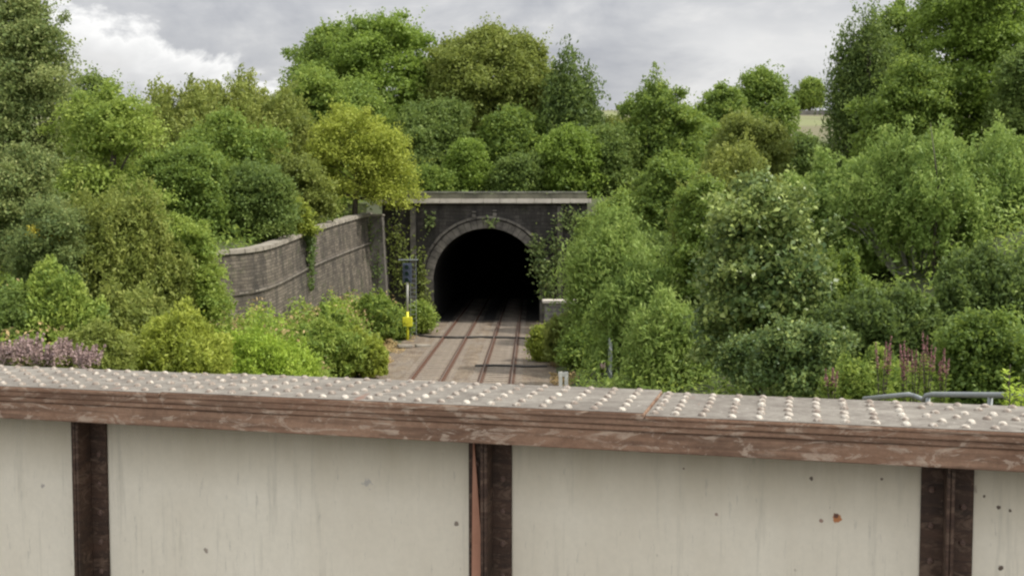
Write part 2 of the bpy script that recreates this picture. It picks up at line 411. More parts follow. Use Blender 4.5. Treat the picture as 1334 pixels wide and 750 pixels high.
# voussoirs
def ring(name, r0, r1, proud, nb, gap, mat, jit=.0, a0=0.0):
    m = MB()
    for i in range(nb):
        a = math.pi * (i + gap) / nb; b_ = math.pi * (i + 1 - gap) / nb
        rr0, rr1 = r0, r1 + random.uniform(-jit, jit)
        pr = -proud + random.uniform(-.015, .015)
        am = (a + b_) / 2
        ring_ = [(rr0, a), (rr0, am), (rr0, b_), (rr1, b_), (rr1, am), (rr1, a)]
        vs = [P(r * math.cos(x), pr, SPR + (r - .05) * math.sin(x)) for r, x in ring_] + [P(r * math.cos(x), .12, SPR + (r - .05) * math.sin(x)) for r, x in ring_]
        m.add(vs, [(0, 1, 2, 3, 4, 5), (11, 10, 9, 8, 7, 6)] + [(i2, (i2 + 1) % 6, 6 + (i2 + 1) % 6, 6 + i2) for i2 in range(6)])
    for s in (-1, 1):
        for q_ in range(6):
            z0 = -.2 + q_ * .54; m.box(P(s * (r0 + (r1 - r0) / 2 - .04 + (.0 if q_ % 2 else .0)), -proud / 2 + .06, z0 + .26), (r1 - r0, proud + .12, .51))
    return m.build(name, mat, t, bevel=.015)
ring('arch_ring', R - .03, R + .62, .10, 29, .03, ring_m, .02)
m = MB()
for i in range(20):
    a = math.pi * (i + .02) / 20; b_ = math.pi * (i + .98) / 20
    vs = [P(r * math.cos(x), y_, SPR + (r - .05) * math.sin(x)) for y_ in (-.22, .1) for r, x in ((R + .72, a), (R + .72, b_), (R + .92, b_), (R + .92, a))]
    m.add(vs, [(0, 1, 2, 3), (7, 6, 5, 4), (0, 4, 5, 1), (1, 5, 6, 2), (2, 6, 7, 3), (3, 7, 4, 0)])
m.build('hood_mould', ring_m, t, bevel=.02)
m = MB(); x = UL - .25
while x < UR + .2:
    w = random.uniform(1.2, 1.7); w = min(w, UR + .3 - x); m.box(P(x + w / 2, .25, 9.07), (w - .012, 1.3 + random.uniform(-.02, .02), .34 + random.uniform(-.015, .015))); x += w
m.build('cornice', cornice_m, t, bevel=.03)
m = MB(); x = UL
while x < UR:
    w = random.uniform(.8, 1.3); w = min(w, UR - x); m.box(P(x + w / 2, .40, 9.24 + .2), (w - .01, .45, .42 + random.uniform(-.03, .03)), ); x += w
m.build('parapet', paraw_m, t, bevel=.02)
m = MB(); x = UL
while x < UR:
    w = random.uniform(1.1, 1.6); w = min(w, UR - x); m.box(P(x + w / 2, .40, 9.74), (w - .02, .62, .14)); x += w
m.build('parapet_coping', simple_mat('weathered_coping', (.10, .10, .08), (.26, .26, .21), 1.2, .9, .4), t, bevel=.02)
for s in (-1, 1):
    m = MB(); m.box(P(s * 5.55, -.14, 4.2), (.42, .28, 8.9)); m.build('pilaster', ring_m, t, bevel=.03)
for s, dx in ((-1, -.95), (1, .62)):
    m = MB(); m.box(P(dx, -.16, 7.95 + (.1 if s > 0 else 0)), (.30, .22, .30)); m.box(P(dx, -.10, 8.25 + (.1 if s > 0 else 0)), (.36, .16, .10)); m.build('corbel', ring_m, t, bevel=.04)

# ------------------------------------------------------------------ retaining wall (a ruled, battered masonry skin)
t = empty('retaining_wall', (WALL[5][0], WALL[5][1], 0)); tag(t, 'long curved grey stone retaining wall with coping left of the tunnel', 'wall')
def resample(P_, step):
    out_ = [Vector(P_[0])]
    for a, b2 in zip(P_[:-1], P_[1:]):
        a = Vector(a); b2 = Vector(b2); k_ = max(1, int((b2 - a).length / step))
        for i in range(1, k_ + 1): out_.append(a.lerp(b2, i / k_))
    return out_
def smoothpath(p, it=3):
    for _ in range(it): p = [p[0]] + [(p[i - 1] + p[i] * 2 + p[i + 1]) / 4 for i in range(1, len(p) - 1)] + [p[-1]]
    return p
path = smoothpath(resample(WALL, .6), 10)
arcl = [0.0]
for a, b2 in zip(path[:-1], path[1:]): arcl.append(arcl[-1] + (b2 - a).to_2d().length)
def nrm(i):
    d = (path[min(i + 1, len(path) - 1)] - path[max(i - 1, 0)]); return Vector((-d.y, d.x, 0)).normalized()   # towards the tracks
O = t.location
nn = [nrm(i) for i in range(len(path))]
if nn[3].x < 0: nn = [-a for a in nn]
def strip(name, drops, offs, mat, wrap=False):
    quads = []; uvs = []
    for i in range(len(path) - 1):
        for j in range(len(drops) - 1):
            def pt(ii, jj): q_ = path[ii] + nn[ii] * offs[jj]; return Vector((q_.x, q_.y, path[ii].z - drops[jj])) - O
            quads.append([pt(i, j), pt(i + 1, j), pt(i + 1, j + 1), pt(i, j + 1)])
            uvs.append([(arcl[i], -drops[j]), (arcl[i + 1], -drops[j]), (arcl[i + 1], -drops[j + 1]), (arcl[i], -drops[j + 1])])
    return uvmesh(name, quads, uvs, mat, t)
strip('stone_face', [.2, 2.05, 2.06, 2.28, 2.29, 5, 8.6], [0, .10, .20, .20, .12, .30, .6], wall_m)
strip('wall_back', [.2, 3.0], [-.55, -.55], wall_m)
def blocks(name, d0, d1, o0, o1, mat, bl):
    m = MB(); i = 0
    tot = arcl[-1]; s = 0.0
    def pt(s_, off, dz):
        k_ = min(max(int(np.searchsorted(arcl, s_)) - 1, 0), len(path) - 2); f_ = (s_ - arcl[k_]) / (arcl[k_ + 1] - arcl[k_])
        p = path[k_].lerp(path[k_ + 1], f_); q_ = nn[k_].lerp(nn[k_ + 1], f_); p = p + q_ * off; p.z -= dz; return p - O
    while s < tot - .1:
        w = min(random.uniform(*bl), tot - s); e = s + w - .015; jj = random.uniform(-.015, .015)
        vs = [pt(s, o0, d0 + jj), pt(e, o0, d0 + jj), pt(e, o1, d0 + jj), pt(s, o1, d0 + jj), pt(s, o0, d1), pt(e, o0, d1), pt(e, o1, d1), pt(s, o1, d1)]
        m.add(vs, [(0, 1, 2, 3), (7, 6, 5, 4), (0, 4, 5, 1), (1, 5, 6, 2), (2, 6, 7, 3), (3, 7, 4, 0)]); s += w
    return m.build(name, mat, t, bevel=.03)
blocks('coping', -.02, .22, -.65, .13, coping_m, (.7, 1.1))
blocks('string_course', 2.08, 2.24, .05, .22, simple_mat('string_stone', (.12, .105, .088), (.25, .22, .185), 1.1, .9, .5, 8), (.8, 1.2))
# pier between wall and portal
p0 = W(-3.43 - 7.9, 83, 0)
t = empty('stone_pier', (-10.2, 81.9, 0)); tag(t, 'battered stone pier where the retaining wall meets the tunnel front', 'pier')
def prism_uv(name, x0, x1, y0, y1, z0, z1, bat, mat, par):
    b_ = [(x0 - bat, y0 - bat), (x1 + bat, y0 - bat), (x1 + bat, y1), (x0 - bat, y1)]; tt = [(x0, y0), (x1, y0), (x1, y1), (x0, y1)]
    q = []; uv = []
    for i in range(4):
        j = (i + 1) % 4; q.append([Vector((*b_[i], z0)), Vector((*b_[j], z0)), Vector((*tt[j], z1)), Vector((*tt[i], z1))])
        w = math.dist(b_[i], b_[j]); uv.append([(i * 3.1, z0), (i * 3.1 + w, z0), (i * 3.1 + w, z1), (i * 3.1, z1)])
    q.append([Vector((*p, z1)) for p in tt]); uv.append([p for p in tt])
    return uvmesh(name, q, uv, mat, par)
prism_uv('pier_body', -.55, .55, -.6, 1.0, -1, 7.92, .55, simple_mat('pier_stone', (.08, .072, .062), (.15, .135, .118), 1.5, .9, .6, 6), t)
m = MB(); m.box((0, .2, 8.0), (1.25, 1.8, .16)); m.build('pier_cap', coping_m, t, bevel=.04)

# low grey block wall at the right of the mouth
a = at(709, 392, 70); c_ = at(741, 392, 70)
t = empty('block_wall', ((a.x + c_.x) / 2, 70.4, 0)); tag(t, 'low pale grey stone wall end right of the tunnel mouth', 'wall')
ww = c_.x - a.x
conc = masonry('pale_blocks', (.20, .19, .175), (.30, .285, .26), (.10, .095, .09), .6, .3, 0, .4)
prism_uv('wall_body', -ww / 2 + .05, ww / 2 + .8, -.2, 1.2, -1, a.z - .18, .05, conc, t)
m = MB(); m.box((.35, .5, a.z - .08), (ww + .9, 1.6, .18)); m.build('wall_coping', cornice_m, t, bevel=.03)

# ------------------------------------------------------------------ signal
sp = W(-8.25, 71, 0); sx = at(531, 440, 71).x
t = empty('railway_signal', (sx, 71, gh(sx, 71))); tag(t, 'dark railway signal on a white post with yellow box by the tunnel', 'signal')
zb = t.location.z; zt = at(530, 341, 71).z - zb
m = MB(); m.tube([(0, 0, 1.9), (0, 0, zt - .3)], .075, 12); m.build('post', pale_paint, t, smooth=True)
m = MB(); m.tube([(0, 0, -.3), (0, 0, 1.9)], .085, 12); m.build('post_base', yellow_paint, t, smooth=True)
m = MB(); m.box((0, 0, 1.25), (.62, .30, .62)); m.tube([(-.05, -.16, 1.25), (-.05, -.21, 1.25)], .16, 12); bx = m.build('telephone_box', yellow_paint, t, bevel=.05)
m = MB(); m.box((0, -.08, zt - .72), (.50, .28, 1.15)); hd = m.build('signal_head', black_paint, t, bevel=.06)
m = MB(); m.box((0, .02, zt - .72), (.60, .03, 1.3)); m.build('backboard', simple_mat('backboard_grey', (.06, .075, .11), (.11, .13, .17), 3, .6, .1), t, bevel=.01)
glass, nt, b, out = newmat('lens_glass'); b.inputs['Base Color'].default_value = (.02, .05, .05, 1); b.inputs['Roughness'].default_value = .1
for dz in (.42, 0, -.42):
    m = MB(); m.tube([(0, -.235, zt - .75 + dz), (0, -.27, zt - .75 + dz)], .13, 16); m.build('lens', glass, hd, smooth=False)
    m = MB(); vs = []; nseg = 14
    for y_, zz in ((-.235, 0), (-.50, .01)):
        for i in range(nseg + 1):
            a_ = math.radians(-20 + 220 * i / nseg); vs.append((.155 * math.cos(a_), y_, zt - .75 + dz + .155 * math.sin(a_) + zz))
    m.add(vs, [(i, i + 1, nseg + 2 + i, nseg + 1 + i) for i in range(nseg)]); m.build('lens_hood', black_paint, hd)
m = MB()
for s in (-.19, .19): m.tube([(s + .35, .34, .0), (s + .35, .34, zt + .35)], .018, 6)
for k_ in range(18): m.tube([(.16, .34, .25 + k_ * .29), (.54, .34, .25 + k_ * .29)], .012, 5)
m.build('ladder', steel, t)
m = MB(); m.box((.05, .2, zt + .12), (1.25, .5, .05)); m.build('top_platform', steel, t, bevel=.01)

# white lineside marker
p = at(734, 500, 49); g = p.z - .6
t = empty('lineside_marker', (p.x, 49, g)); tag(t, 'small white lineside marker of two short posts behind the girder', 'marker post')
hh = at(734, 484, 49).z - g
for s in (-1, 1):
    m = MB(); m.box((s * .13, 0, hh / 2 - .1), (.16, .12, hh + .2)); m.build('post', pale_paint, t, bevel=.015)
m = MB(); m.box((0, .02, hh - .12), (.46, .05, .2)); m.build('board', pale_paint, t, bevel=.01)
# palisade fence receding behind it
t0 = at(797, 470, 47); t1 = at(775, 458, 60)
t = empty('palisade_fence', (t0.x, t0.y, 0)); tag(t, 'grey steel palisade fence half buried in the willow bush', 'fence')
zf = at(786, 453, 50).z
d = Vector((t1.x - t0.x, t1.y - t0.y, 0)); Ld = d.length; d.normalize(); ang = math.atan2(d.y, d.x)
Mr = Matrix.Rotation(ang, 3, 'Z')
for i in range(30):
    s = i * Ld / 30; q = d * s; zg = gh(t0.x + q.x, t0.y + q.y); m = MB()
    top = zg + 1.75
    m.box((q.x, q.y, (zg + top) / 2), (.075, .02, top - zg), Mr); 
    m.add([Vector((q.x, q.y, 0)) + Mr @ Vector(v_) for v_ in ((-.037, -.01, top), (.037, -.01, top), (.037, .01, top), (-.037, .01, top), (0, 0, top + .12))], [(0, 1, 4), (1, 2, 4), (2, 3, 4), (3, 0, 4)])
    m.build('pale', steel, t)
for hz in (.35, 1.4):
    m = MB(); q = d * (Ld / 2); m.box((q.x, q.y, gh(t0.x + q.x, t0.y + q.y) + hz), (Ld, .05, .05), Mr); m.build('rail', steel, t)

# handrail beyond the girder on the right
t = empty('handrail', at(1200, 530, 9.5)); tag(t, 'galvanised tubular handrail just behind the girder at the right', 'handrail'); O_ = t.location.copy()
h1 = [at(1126, 519, 11.5), at(1184, 513.5, 10.2), at(1192, 516, 10.1), at(1204, 521, 10.0)]
h2 = [at(1203, 521, 9.9), at(1207, 515, 9.85), at(1214, 513.5, 9.8), at(1312, 514.5, 8.6), at(1400, 516, 7.8)]
for hh_ in (h1, h2):
    m = MB(); m.tube([q - O_ for q in hh_], .024, 10); m.build('rail', steel, t, smooth=True)
for q in (at(1128, 519, 11.46), at(1209, 514.5, 9.84), at(1290, 514.4, 8.85), at(1390, 515.8, 7.9)):
    m = MB(); q = q - O_; m.tube([q, q - Vector((0, 0, 1.5))], .022, 8); m.build('post', steel, t, smooth=True)
m = MB(); m.tube([q - O_ - Vector((0, 0, .5)) for q in h2[2:]], .022, 8); m.build('rail', steel, t, smooth=True)

# ------------------------------------------------------------------ the girder in front
PHI = math.atan(373 / 1428); D = 3.5
GN = Vector((math.sin(PHI), math.cos(PHI), 0)); GT = Vector((math.cos(PHI), -math.sin(PHI), 0))
def gs(px, Dp):                          # coordinate along girder of a photo column on plane Dp
    rx = (px - CX) / F; d_ = Vector((rx, 1, 0)); k_ = Dp / d_.dot(GN); return (d_ * k_).dot(GT)
ZTOP = H - .619
girder = empty('bridge_girder', GN * D + Vector((0, 0, 4.2)), -PHI); tag(girder, 'riveted steel bridge girder in cream and brown paint across the foreground', 'girder')
# local frame: x along, y away from camera (0 = front edge), z
zt = ZTOP - 4.2
def peel(name, base, under, light, seed=0, top=False):
    m, nt, b, out = newmat(name); n = N(nt); co = n.map(n.coord(), loc=(seed, 0, 0))
    big = n.noise(n.map(co, (1.2, 3, 3)), 2.5, 6, .7, .6)
    c = n.mix(n.ramp(big, [(.35, 0), (.65, 1)]), base, under)
    sx_ = n.noise(n.map(co, (1.1, 6, 26)), 2.0, 5, .6)
    c = n.mix(n.ramp(sx_, [(.46, 0), (.62, .6)]), c, n.mix(1, c, (.35, .32, .3), 'MULTIPLY'))
    pl = n.noise(n.map(co, (3, 5, 9)), 2.6, 8, .75, 1.2)
    c = n.mix(n.ramp(pl, [(.53, 0), (.575, .5), (.75, .8)]), c, light)
    blot = n.noise(n.map(co, (1, 3, 3), (5, 0, 0)), 5.5, 7, .7, 1.0)
    c = n.mix(n.ramp(blot, [(.60, 0), (.66, .55)]), c, n.mix(.5, light, base))
    c = n.mix(n.ramp(n.noise(co, 60, 4, .7), [(.4, 0), (.7, .4)]), c, n.mix(1, c, (.4, .38, .36), 'MULTIPLY'))
    n.put(b.inputs['Base Color'], c); b.inputs['Roughness'].default_value = .75
    n.put(b.inputs['Normal'], n.bump(n.math('ADD', pl, n.noise(co, 50, 4)), .5, .004))
    return m
brown_m = peel('peeling_brown_paint', (.215, .118, .070), (.33, .202, .130), (.54, .43, .33))
def top_mat():
    m, nt, b, out = newmat('weathered_flange_top'); n = N(nt); co = n.coord()
    c = n.mix(n.ramp(n.noise(n.map(co, (1, 2, 1)), 3, 6, .7, .5), [(.35, 0), (.65, 1)]), (.135, .120, .100), (.235, .215, .184))
    c = n.mix(n.ramp(n.noise(co, 18, 6, .75), [(.45, 0), (.62, .6)]), c, (.085, .068, .055))
    c = n.mix(n.ramp(n.noise(co, 30, 5, .8, .5), [(.60, 0), (.66, .8)]), c, (.34, .32, .28))
    c = n.mix(n.ramp(n.noise(n.map(co, (6, 1, 1)), 1.4, 4, .7), [(.66, 0), (.72, .7)]), c, (.17, .085, .055))
    n.put(b.inputs['Base Color'], c); b.inputs['Roughness'].default_value = .85
    n.put(b.inputs['Normal'], n.bump(n.noise(co, 40, 6), .5, .004)); return m
top_m = top_mat()
def riv_mat():
    m, nt, b, out = newmat('rivet_paint'); n = N(nt); co = n.coord('Object')
    oi = n.node('ShaderNodeObjectInfo').outputs['Random']
    c = n.mix(n.ramp(n.math('ADD', n.noise(co, 60, 4, .7), n.math('MULTIPLY', oi, .22)), [(.45, 0), (.72, 1)]), (.52, .48, .41), (.19, .15, .12))
    n.put(b.inputs['Base Color'], c); b.inputs['Roughness'].default_value = .7; return m
rivet_m = riv_mat()
# panel paint
m_, nt, b, out = newmat('cream_panel_paint'); n = N(nt); co = n.coord()
c = n.mix(n.ramp(n.noise(n.map(co, (1, 1, .35)), 1.4, 5, .65), [(.3, 0), (.7, 1)]), (.62, .557, .440), (.755, .700, .578))
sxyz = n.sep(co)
beam_shade = n.math('MULTIPLY_ADD', sxyz[2], 1 / .30, -(zt - .123 - .27) / .30, clamp=True)  # soft shade under the beam overhang, painted into the panel colour
c = n.mix(n.math('MULTIPLY', beam_shade, n.ramp(n.noise(n.map(co, (3, 1, .6)), 3, 5, .7), [(.25, .45), (.75, 1.0)])), c, (.33, .275, .165))
stk = n.noise(n.map(co, (9, 1, .55)), 3, 6, .7)
c = n.mix(n.ramp(stk, [(.55, 0), (.72, .42)]), c, (.34, .315, .25))
fine = n.noise(n.map(co, (30, 1, 5)), 2, 5, .7)
c = n.mix(n.ramp(fine, [(.62, 0), (.72, .45)]), c, (.28, .26, .22))
sp_ = n.noise(n.map(co, (1.4, 1, .8)), 11, 3, .5)
c = n.mix(n.ramp(sp_, [(.73, 0), (.76, .5)]), c, (.17, .12, .085))
c = n.mix(n.ramp(n.noise(co, 45, 5, .7), [(.35, 0), (.7, .15)]), c, (.4, .37, .3))
def spot(c, s_, z_, r_, colr):
    vm = n.node('ShaderNodeVectorMath', operation='DISTANCE'); n.put(vm.inputs[0], n.map(co, (1, 0, 1))); vm.inputs[1].default_value = (s_, 0, z_)
    dd = n.math('ADD', vm.outputs['Value'], n.math('MULTIPLY', n.math('SUBTRACT', n.noise(co, 50, 3), .5), r_ * 2.4))
    return n.mix(n.ramp(n.math('DIVIDE', dd, r_), [(.7, 1), (1.0, 0)]), c, colr)
DP = D + .17
def pz(px, py, Dp=DP):
    rx, rz = ray(px, py); k_ = Dp / Vector((rx, 1, 0)).dot(GN); return H + rz * k_ - 4.2
for px, py, r_, cc in ((1098, 676, .016, (.42, .17, .06)), (1096, 672, .008, (.12, .05, .03)), (1061, 623, .007, (.12, .09, .07)), (1155, 624, .006, (.14, .1, .08)), (1290, 647, .007, (.1, .07, .05)), (1310, 661, .007, (.1, .07, .05)), (1325, 665, .007, (.1, .07, .05)), (1315, 740, .009, (.1, .07, .05)), (893, 610, .005, (.15, .1, .08)), (476, 628, .02, (.42, .39, .34)), (594, 682, .010, (.22, .18, .14)), (262, 716, .012, (.30, .25, .2)), (48, 632, .012, (.38, .34, .3)), (937, 670, .008, (.3, .22, .17)), (1075, 678, .006, (.3, .2, .15))):
    c = spot(c, gs(px, DP), pz(px, py), r_, cc)
n.put(b.inputs['Base Color'], c); b.inputs['Roughness'].default_value = .6
n.put(b.inputs['Normal'], n.bump(n.math('ADD', n.noise(co, 1.6, 2), n.math('MULTIPLY', n.noise(co, 40, 4), .03)), .35, .03))
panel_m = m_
S0, S1 = -8.0, 5.5
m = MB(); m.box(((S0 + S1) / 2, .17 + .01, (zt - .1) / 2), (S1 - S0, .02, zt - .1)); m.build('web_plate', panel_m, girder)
def plate(name, x0, x1, y0, y1, z1, th, mat, par=girder, bev=.003):
    m = MB(); m.box(((x0 + x1) / 2, (y0 + y1) / 2, z1 - th / 2), (x1 - x0, y1 - y0, th)); return m.build(name, mat, par, bevel=bev)
DB = .507
sa, sb = gs(205, D), gs(840, D)
# flange: brown edges, grey top skin
f1 = plate('flange_plate', S0, S1, 0.0, DB - .01, zt - .016, .020, brown_m)
f2 = plate('flange_plate', S0, S1, .004, DB - .012, zt - .0375, .018, brown_m)
f3 = plate('flange_angle', S0, S1, .009, .026, zt - .0575, .066, brown_m)
plate('flange_angle', S0, S1, .0265, .168, zt - .058, .016, brown_m)
def cover(x0, x1, z1, th):
    q = plate('cover_plate', x0, x1, -.002, DB, z1, th, brown_m)
    plate('painted_top', x0 + .002, x1 - .002, .004, DB - .003, z1 + .0025, .002, top_m, q, 0)
cover(S0, sa - .004, zt, .0155); cover(sa, sb, zt + .004, .0195); cover(sb + .004, S1, zt - .004, .0115)
# rivets
bm = bmesh.new(); bmesh.ops.create_uvsphere(bm, u_segments=14, v_segments=8, radius=.0148)
bmesh.ops.delete(bm, geom=[v for v in bm.verts if v.co.z < -.004], context='VERTS')
for v in bm.verts: v.co.z *= .80
for f in bm.faces: f.smooth = True
rme = bpy.data.meshes.new('rivet'); bm.to_mesh(rme); bm.free(); rme.materials.append(rivet_m)
rows = []; s = S0 + .1; pitch = .0885
while s < S1 - .05: rows.append(s); s += pitch
cand = []
RY = [.042, .125, .208, .291, .374, .457]
for ri, s in enumerate(rows):
    for yi, y in enumerate(RY):
        ss = s + random.uniform(-.003, .003)
        if s > gs(1215, D): ss += (.022 if yi % 2 else -.012)
        zz = zt + (.004 if sa < ss < sb else (-.004 if ss >= sb else 0)) + .002
        if min(abs(ss - sa), abs(ss - sb)) < .02: ss += .022
        cand.append((ss, y + random.uniform(-.003, .003), zz))
def dist(c): 
    p = GN * (D + c[1]) + GT * c[0]; 
    px = CX + F * p.x / p.y
    return p.length + (100 if px < -10 or px > 1345 else 0)
cand.sort(key=dist)
for c_ in cand[:100]:
    o = bpy.data.objects.new('rivet', rme); COL.objects.link(o); o.parent = girder; o.location = c_; o.scale = (1, 1, random.uniform(.85, 1.1)); o.rotation_euler = (random.uniform(-.06, .06), random.uniform(-.06, .06), random.random() * 6)
bm = bmesh.new()
for c_ in cand[100:]:
    tmp = bmesh.new(); tmp.from_mesh(rme); tmp.transform(Matrix.Translation(c_)); mm = bpy.data.meshes.new('t'); tmp.to_mesh(mm); tmp.free(); bm.from_mesh(mm); bpy.data.meshes.remove(mm)
rest = bpy.data.meshes.new('rivets_beyond'); bm.to_mesh(rest); bm.free(); tag(link('rivets_beyond', rest, rivet_m, girder), kind='stuff')
# stiffeners
post_m = peel('dark_brown_paint', (.036, .019, .010), (.075, .038, .022), (.16, .105, .07), 3)
def stiff(s, w=.155, lean=0.0):
    root = bpy.data.objects.new('stiffener', None); COL.objects.link(root); root.parent = girder; root.location = (s, .17, 0)
    h_ = zt - .125
    for sg in (-1, 1):
        m = MB(); m.box((sg * (w / 4 + .004), -.006, h_ / 2), (w / 2 - .007, .012, h_)); m.build('angle_flange', post_m, root, bevel=.002)
        m = MB(); m.box((sg * .0065, -.012 - .04, h_ / 2), (.011, .08, h_)); m.build('angle_web', post_m, root, bevel=.002)
        for k_ in range(22):
            r = bpy.data.objects.new('rivet', small); COL.objects.link(r); r.parent = root; r.location = (sg * (w / 4 + .008), -.012, h_ - .10 - k_ * .115 - (.05 if sg > 0 else 0)); r.rotation_euler = (math.pi / 2, 0, 0)
    return root
small = rme.copy(); small.materials.clear(); small.materials.append(peel('dark_rivet', (.05, .03, .022), (.09, .05, .035), (.2, .13, .1), 5))
for v in small.vertices: v.co *= .72
cs = [gs(1241, DP), gs(639, DP), gs(112, DP)]
gap = (cs[0] - cs[2]) / 2
for s in [cs[0], cs[1], cs[2], cs[0] + gap, cs[0] + 2 * gap, cs[2] - gap, cs[2] - 2 * gap]: stiff(s)
salmon = simple_mat('faded_primer', (.36, .17, .105), (.48, .25, .165), 3, .8, .3, 30)
m = MB(); s_top = gs(615.5, DP - .02); s_bt = gs(612, DP - .02)
h_ = zt - .128
zl = pz(612, 750)
wd = (gs(627, DP - .02) - gs(612, DP - .02))
kx = wd / (h_ - zl)
m.add([(s_top, .165, h_), (s_top + .003, .165, h_), (s_top + .003 + kx * h_, .165, 0), (s_top - .004, .165, 0), (s_top, .150, h_), (s_top + .003, .150, h_), (s_top + .003 + kx * h_, .07, 0), (s_top - .004, .07, 0)],
      [(0, 1, 2, 3), (4, 5, 6, 7), (0, 4, 7, 3), (1, 5, 6, 2), (0, 1, 5, 4), (3, 2, 6, 7)])
o = m.build('tapered_gusset', salmon, girder); o['label'] = 'thin salmon coloured tapering plate'

# deck on the camera side
asph = simple_mat('asphalt', (.04, .04, .04), (.065, .064, .062), 8, .95, .4, 60)
o = MB(); o.box((0, -6.5, .55), (60, 11.0, .2)); q = o.build('road', asph); q.location = girder.location; q.rotation_euler = girder.rotation_euler; tag(q, kind='structure')
o = MB(); o.box((0, -.46, .62), (60, 1.08, .3)); q = o.build('pavement', simple_mat('paving', (.16, .155, .145), (.24, .23, .215), 5, .95, .3), bevel=.01); q.location = girder.location; q.rotation_euler = girder.rotation_euler; tag(q, kind='structure')

# ------------------------------------------------------------------ foliage
def leaves_obj(name, C_, Nn, size, tint, mat, parent, aspect=.65, along=None):
    n_ = len(C_)
    if along is None:
        r = rng.normal(size=(n_, 3)); a = np.cross(Nn, r)
    else: a = along - Nn * np.sum(along * Nn, 1, keepdims=True)
    a /= np.linalg.norm(a, axis=1, keepdims=True) + 1e-9
    b2 = np.cross(Nn, a)
    L = size[:, None] * .5; Wd = L * aspect
    fold = Nn * (size[:, None] * .12)
    v = np.empty((n_, 4, 3))
    v[:, 0] = C_ - a * L; v[:, 1] = C_ + b2 * Wd + fold + a * L * .15; v[:, 2] = C_ + a * L; v[:, 3] = C_ - b2 * Wd + fold + a * L * .15
    me = bpy.data.meshes.new(name)
    me.vertices.add(n_ * 4); me.vertices.foreach_set('co', v.reshape(-1).astype(np.float32))
    me.loops.add(n_ * 4); me.loops.foreach_set('vertex_index', np.arange(n_ * 4, dtype=np.int32))
    me.polygons.add(n_); me.polygons.foreach_set('loop_start', np.arange(0, n_ * 4, 4, dtype=np.int32))
    me.update(calc_edges=True)
    at_ = me.attributes.new('tint', 'FLOAT', 'FACE'); at_.data.foreach_set('value', np.clip(tint, 0, 1).astype(np.float32))
    return link(name, me, mat, parent)
def unit(a): return a / (np.linalg.norm(a, axis=1, keepdims=True) + 1e-9)

def clumps(rx, ry, z0, z1, shape, n_, rad, seed):
    """centres + radii of leaf clumps inside an envelope, local coordinates."""
    r_ = np.random.default_rng(seed); out_ = []
    lobes = [(r_.uniform(0, 6.28), r_.uniform(.78, 1.12)) for _ in range(5)]
    if shape == 'dome':
        subs = [(0.0, 0.0, .62, r_.uniform(.93, 1.0))]
        for k_ in range(6):
            a_ = k_ / 6 * 6.283 + r_.uniform(-.4, .4); q = r_.uniform(.35, .60); subs.append((q * math.cos(a_), q * math.sin(a_), r_.uniform(.36, .54), r_.uniform(.70, .97)))
        while len(out_) < n_:
            sx0, sy0, sr, sh = subs[int(r_.integers(7))] if r_.random() > .18 else subs[0]
            t_ = r_.uniform(0, 1) ** .85; th = r_.uniform(0, 6.283); env = math.sqrt(max(0, 1 - (max(0, t_ - .45) / .55) ** 2)) * (.9 + .1 * min(1, t_ / .3))
            rr = sr * env * math.sqrt(r_.uniform(.25, 1)); cr = rad * r_.uniform(.5, 1.3)
            x = (sx0 + rr * math.cos(th)) * max(.1, rx - cr * .4); y = (sy0 + rr * math.sin(th)) * max(.1, ry - cr * .4); z = z0 + cr * .4 + t_ * (sh * (z1 - z0) - cr * .8)
            out_.append((x, y, z, cr, r_.uniform(0, 1)))
        return np.array(out_)
    while len(out_) < n_:
        t_ = r_.uniform(0, 1); th = r_.uniform(0, 2 * math.pi)
        if shape == 'round': env = math.sqrt(max(0, 1 - (max(0, t_ - .35) / .65) ** 2)) * (.86 + .14 * min(1, t_ / .35))
        elif shape == 'cone': env = (1 - t_) ** .75 * .95 + .05
        elif shape == 'spire': env = max(.08, min(1, .5 + t_ * 2) * (1 - t_ ** 1.6) ** .8) * (1.05 - .2 * t_)
        else: env = math.sqrt(max(0, 1 - (2 * t_ - 1) ** 2))
        lob = 1 + .13 * math.sin(3 * th + lobes[0][0]) + .10 * math.sin(5 * th + 7 * t_ + lobes[1][0]) + .08 * math.sin(9 * t_ + lobes[2][0] + 2 * th)
        rr = env * lob * math.sqrt(r_.uniform(.18, 1))
        cr = rad * r_.uniform(.6, 1.25)
        x = rr * math.cos(th) * max(.1, rx - cr * .55); y = rr * math.sin(th) * max(.1, ry - cr * .55); z = z0 + cr * .4 + t_ * (z1 - z0 - cr * .9)
        out_.append((x, y, z, cr, r_.uniform(0, 1)))
    return np.array(out_)

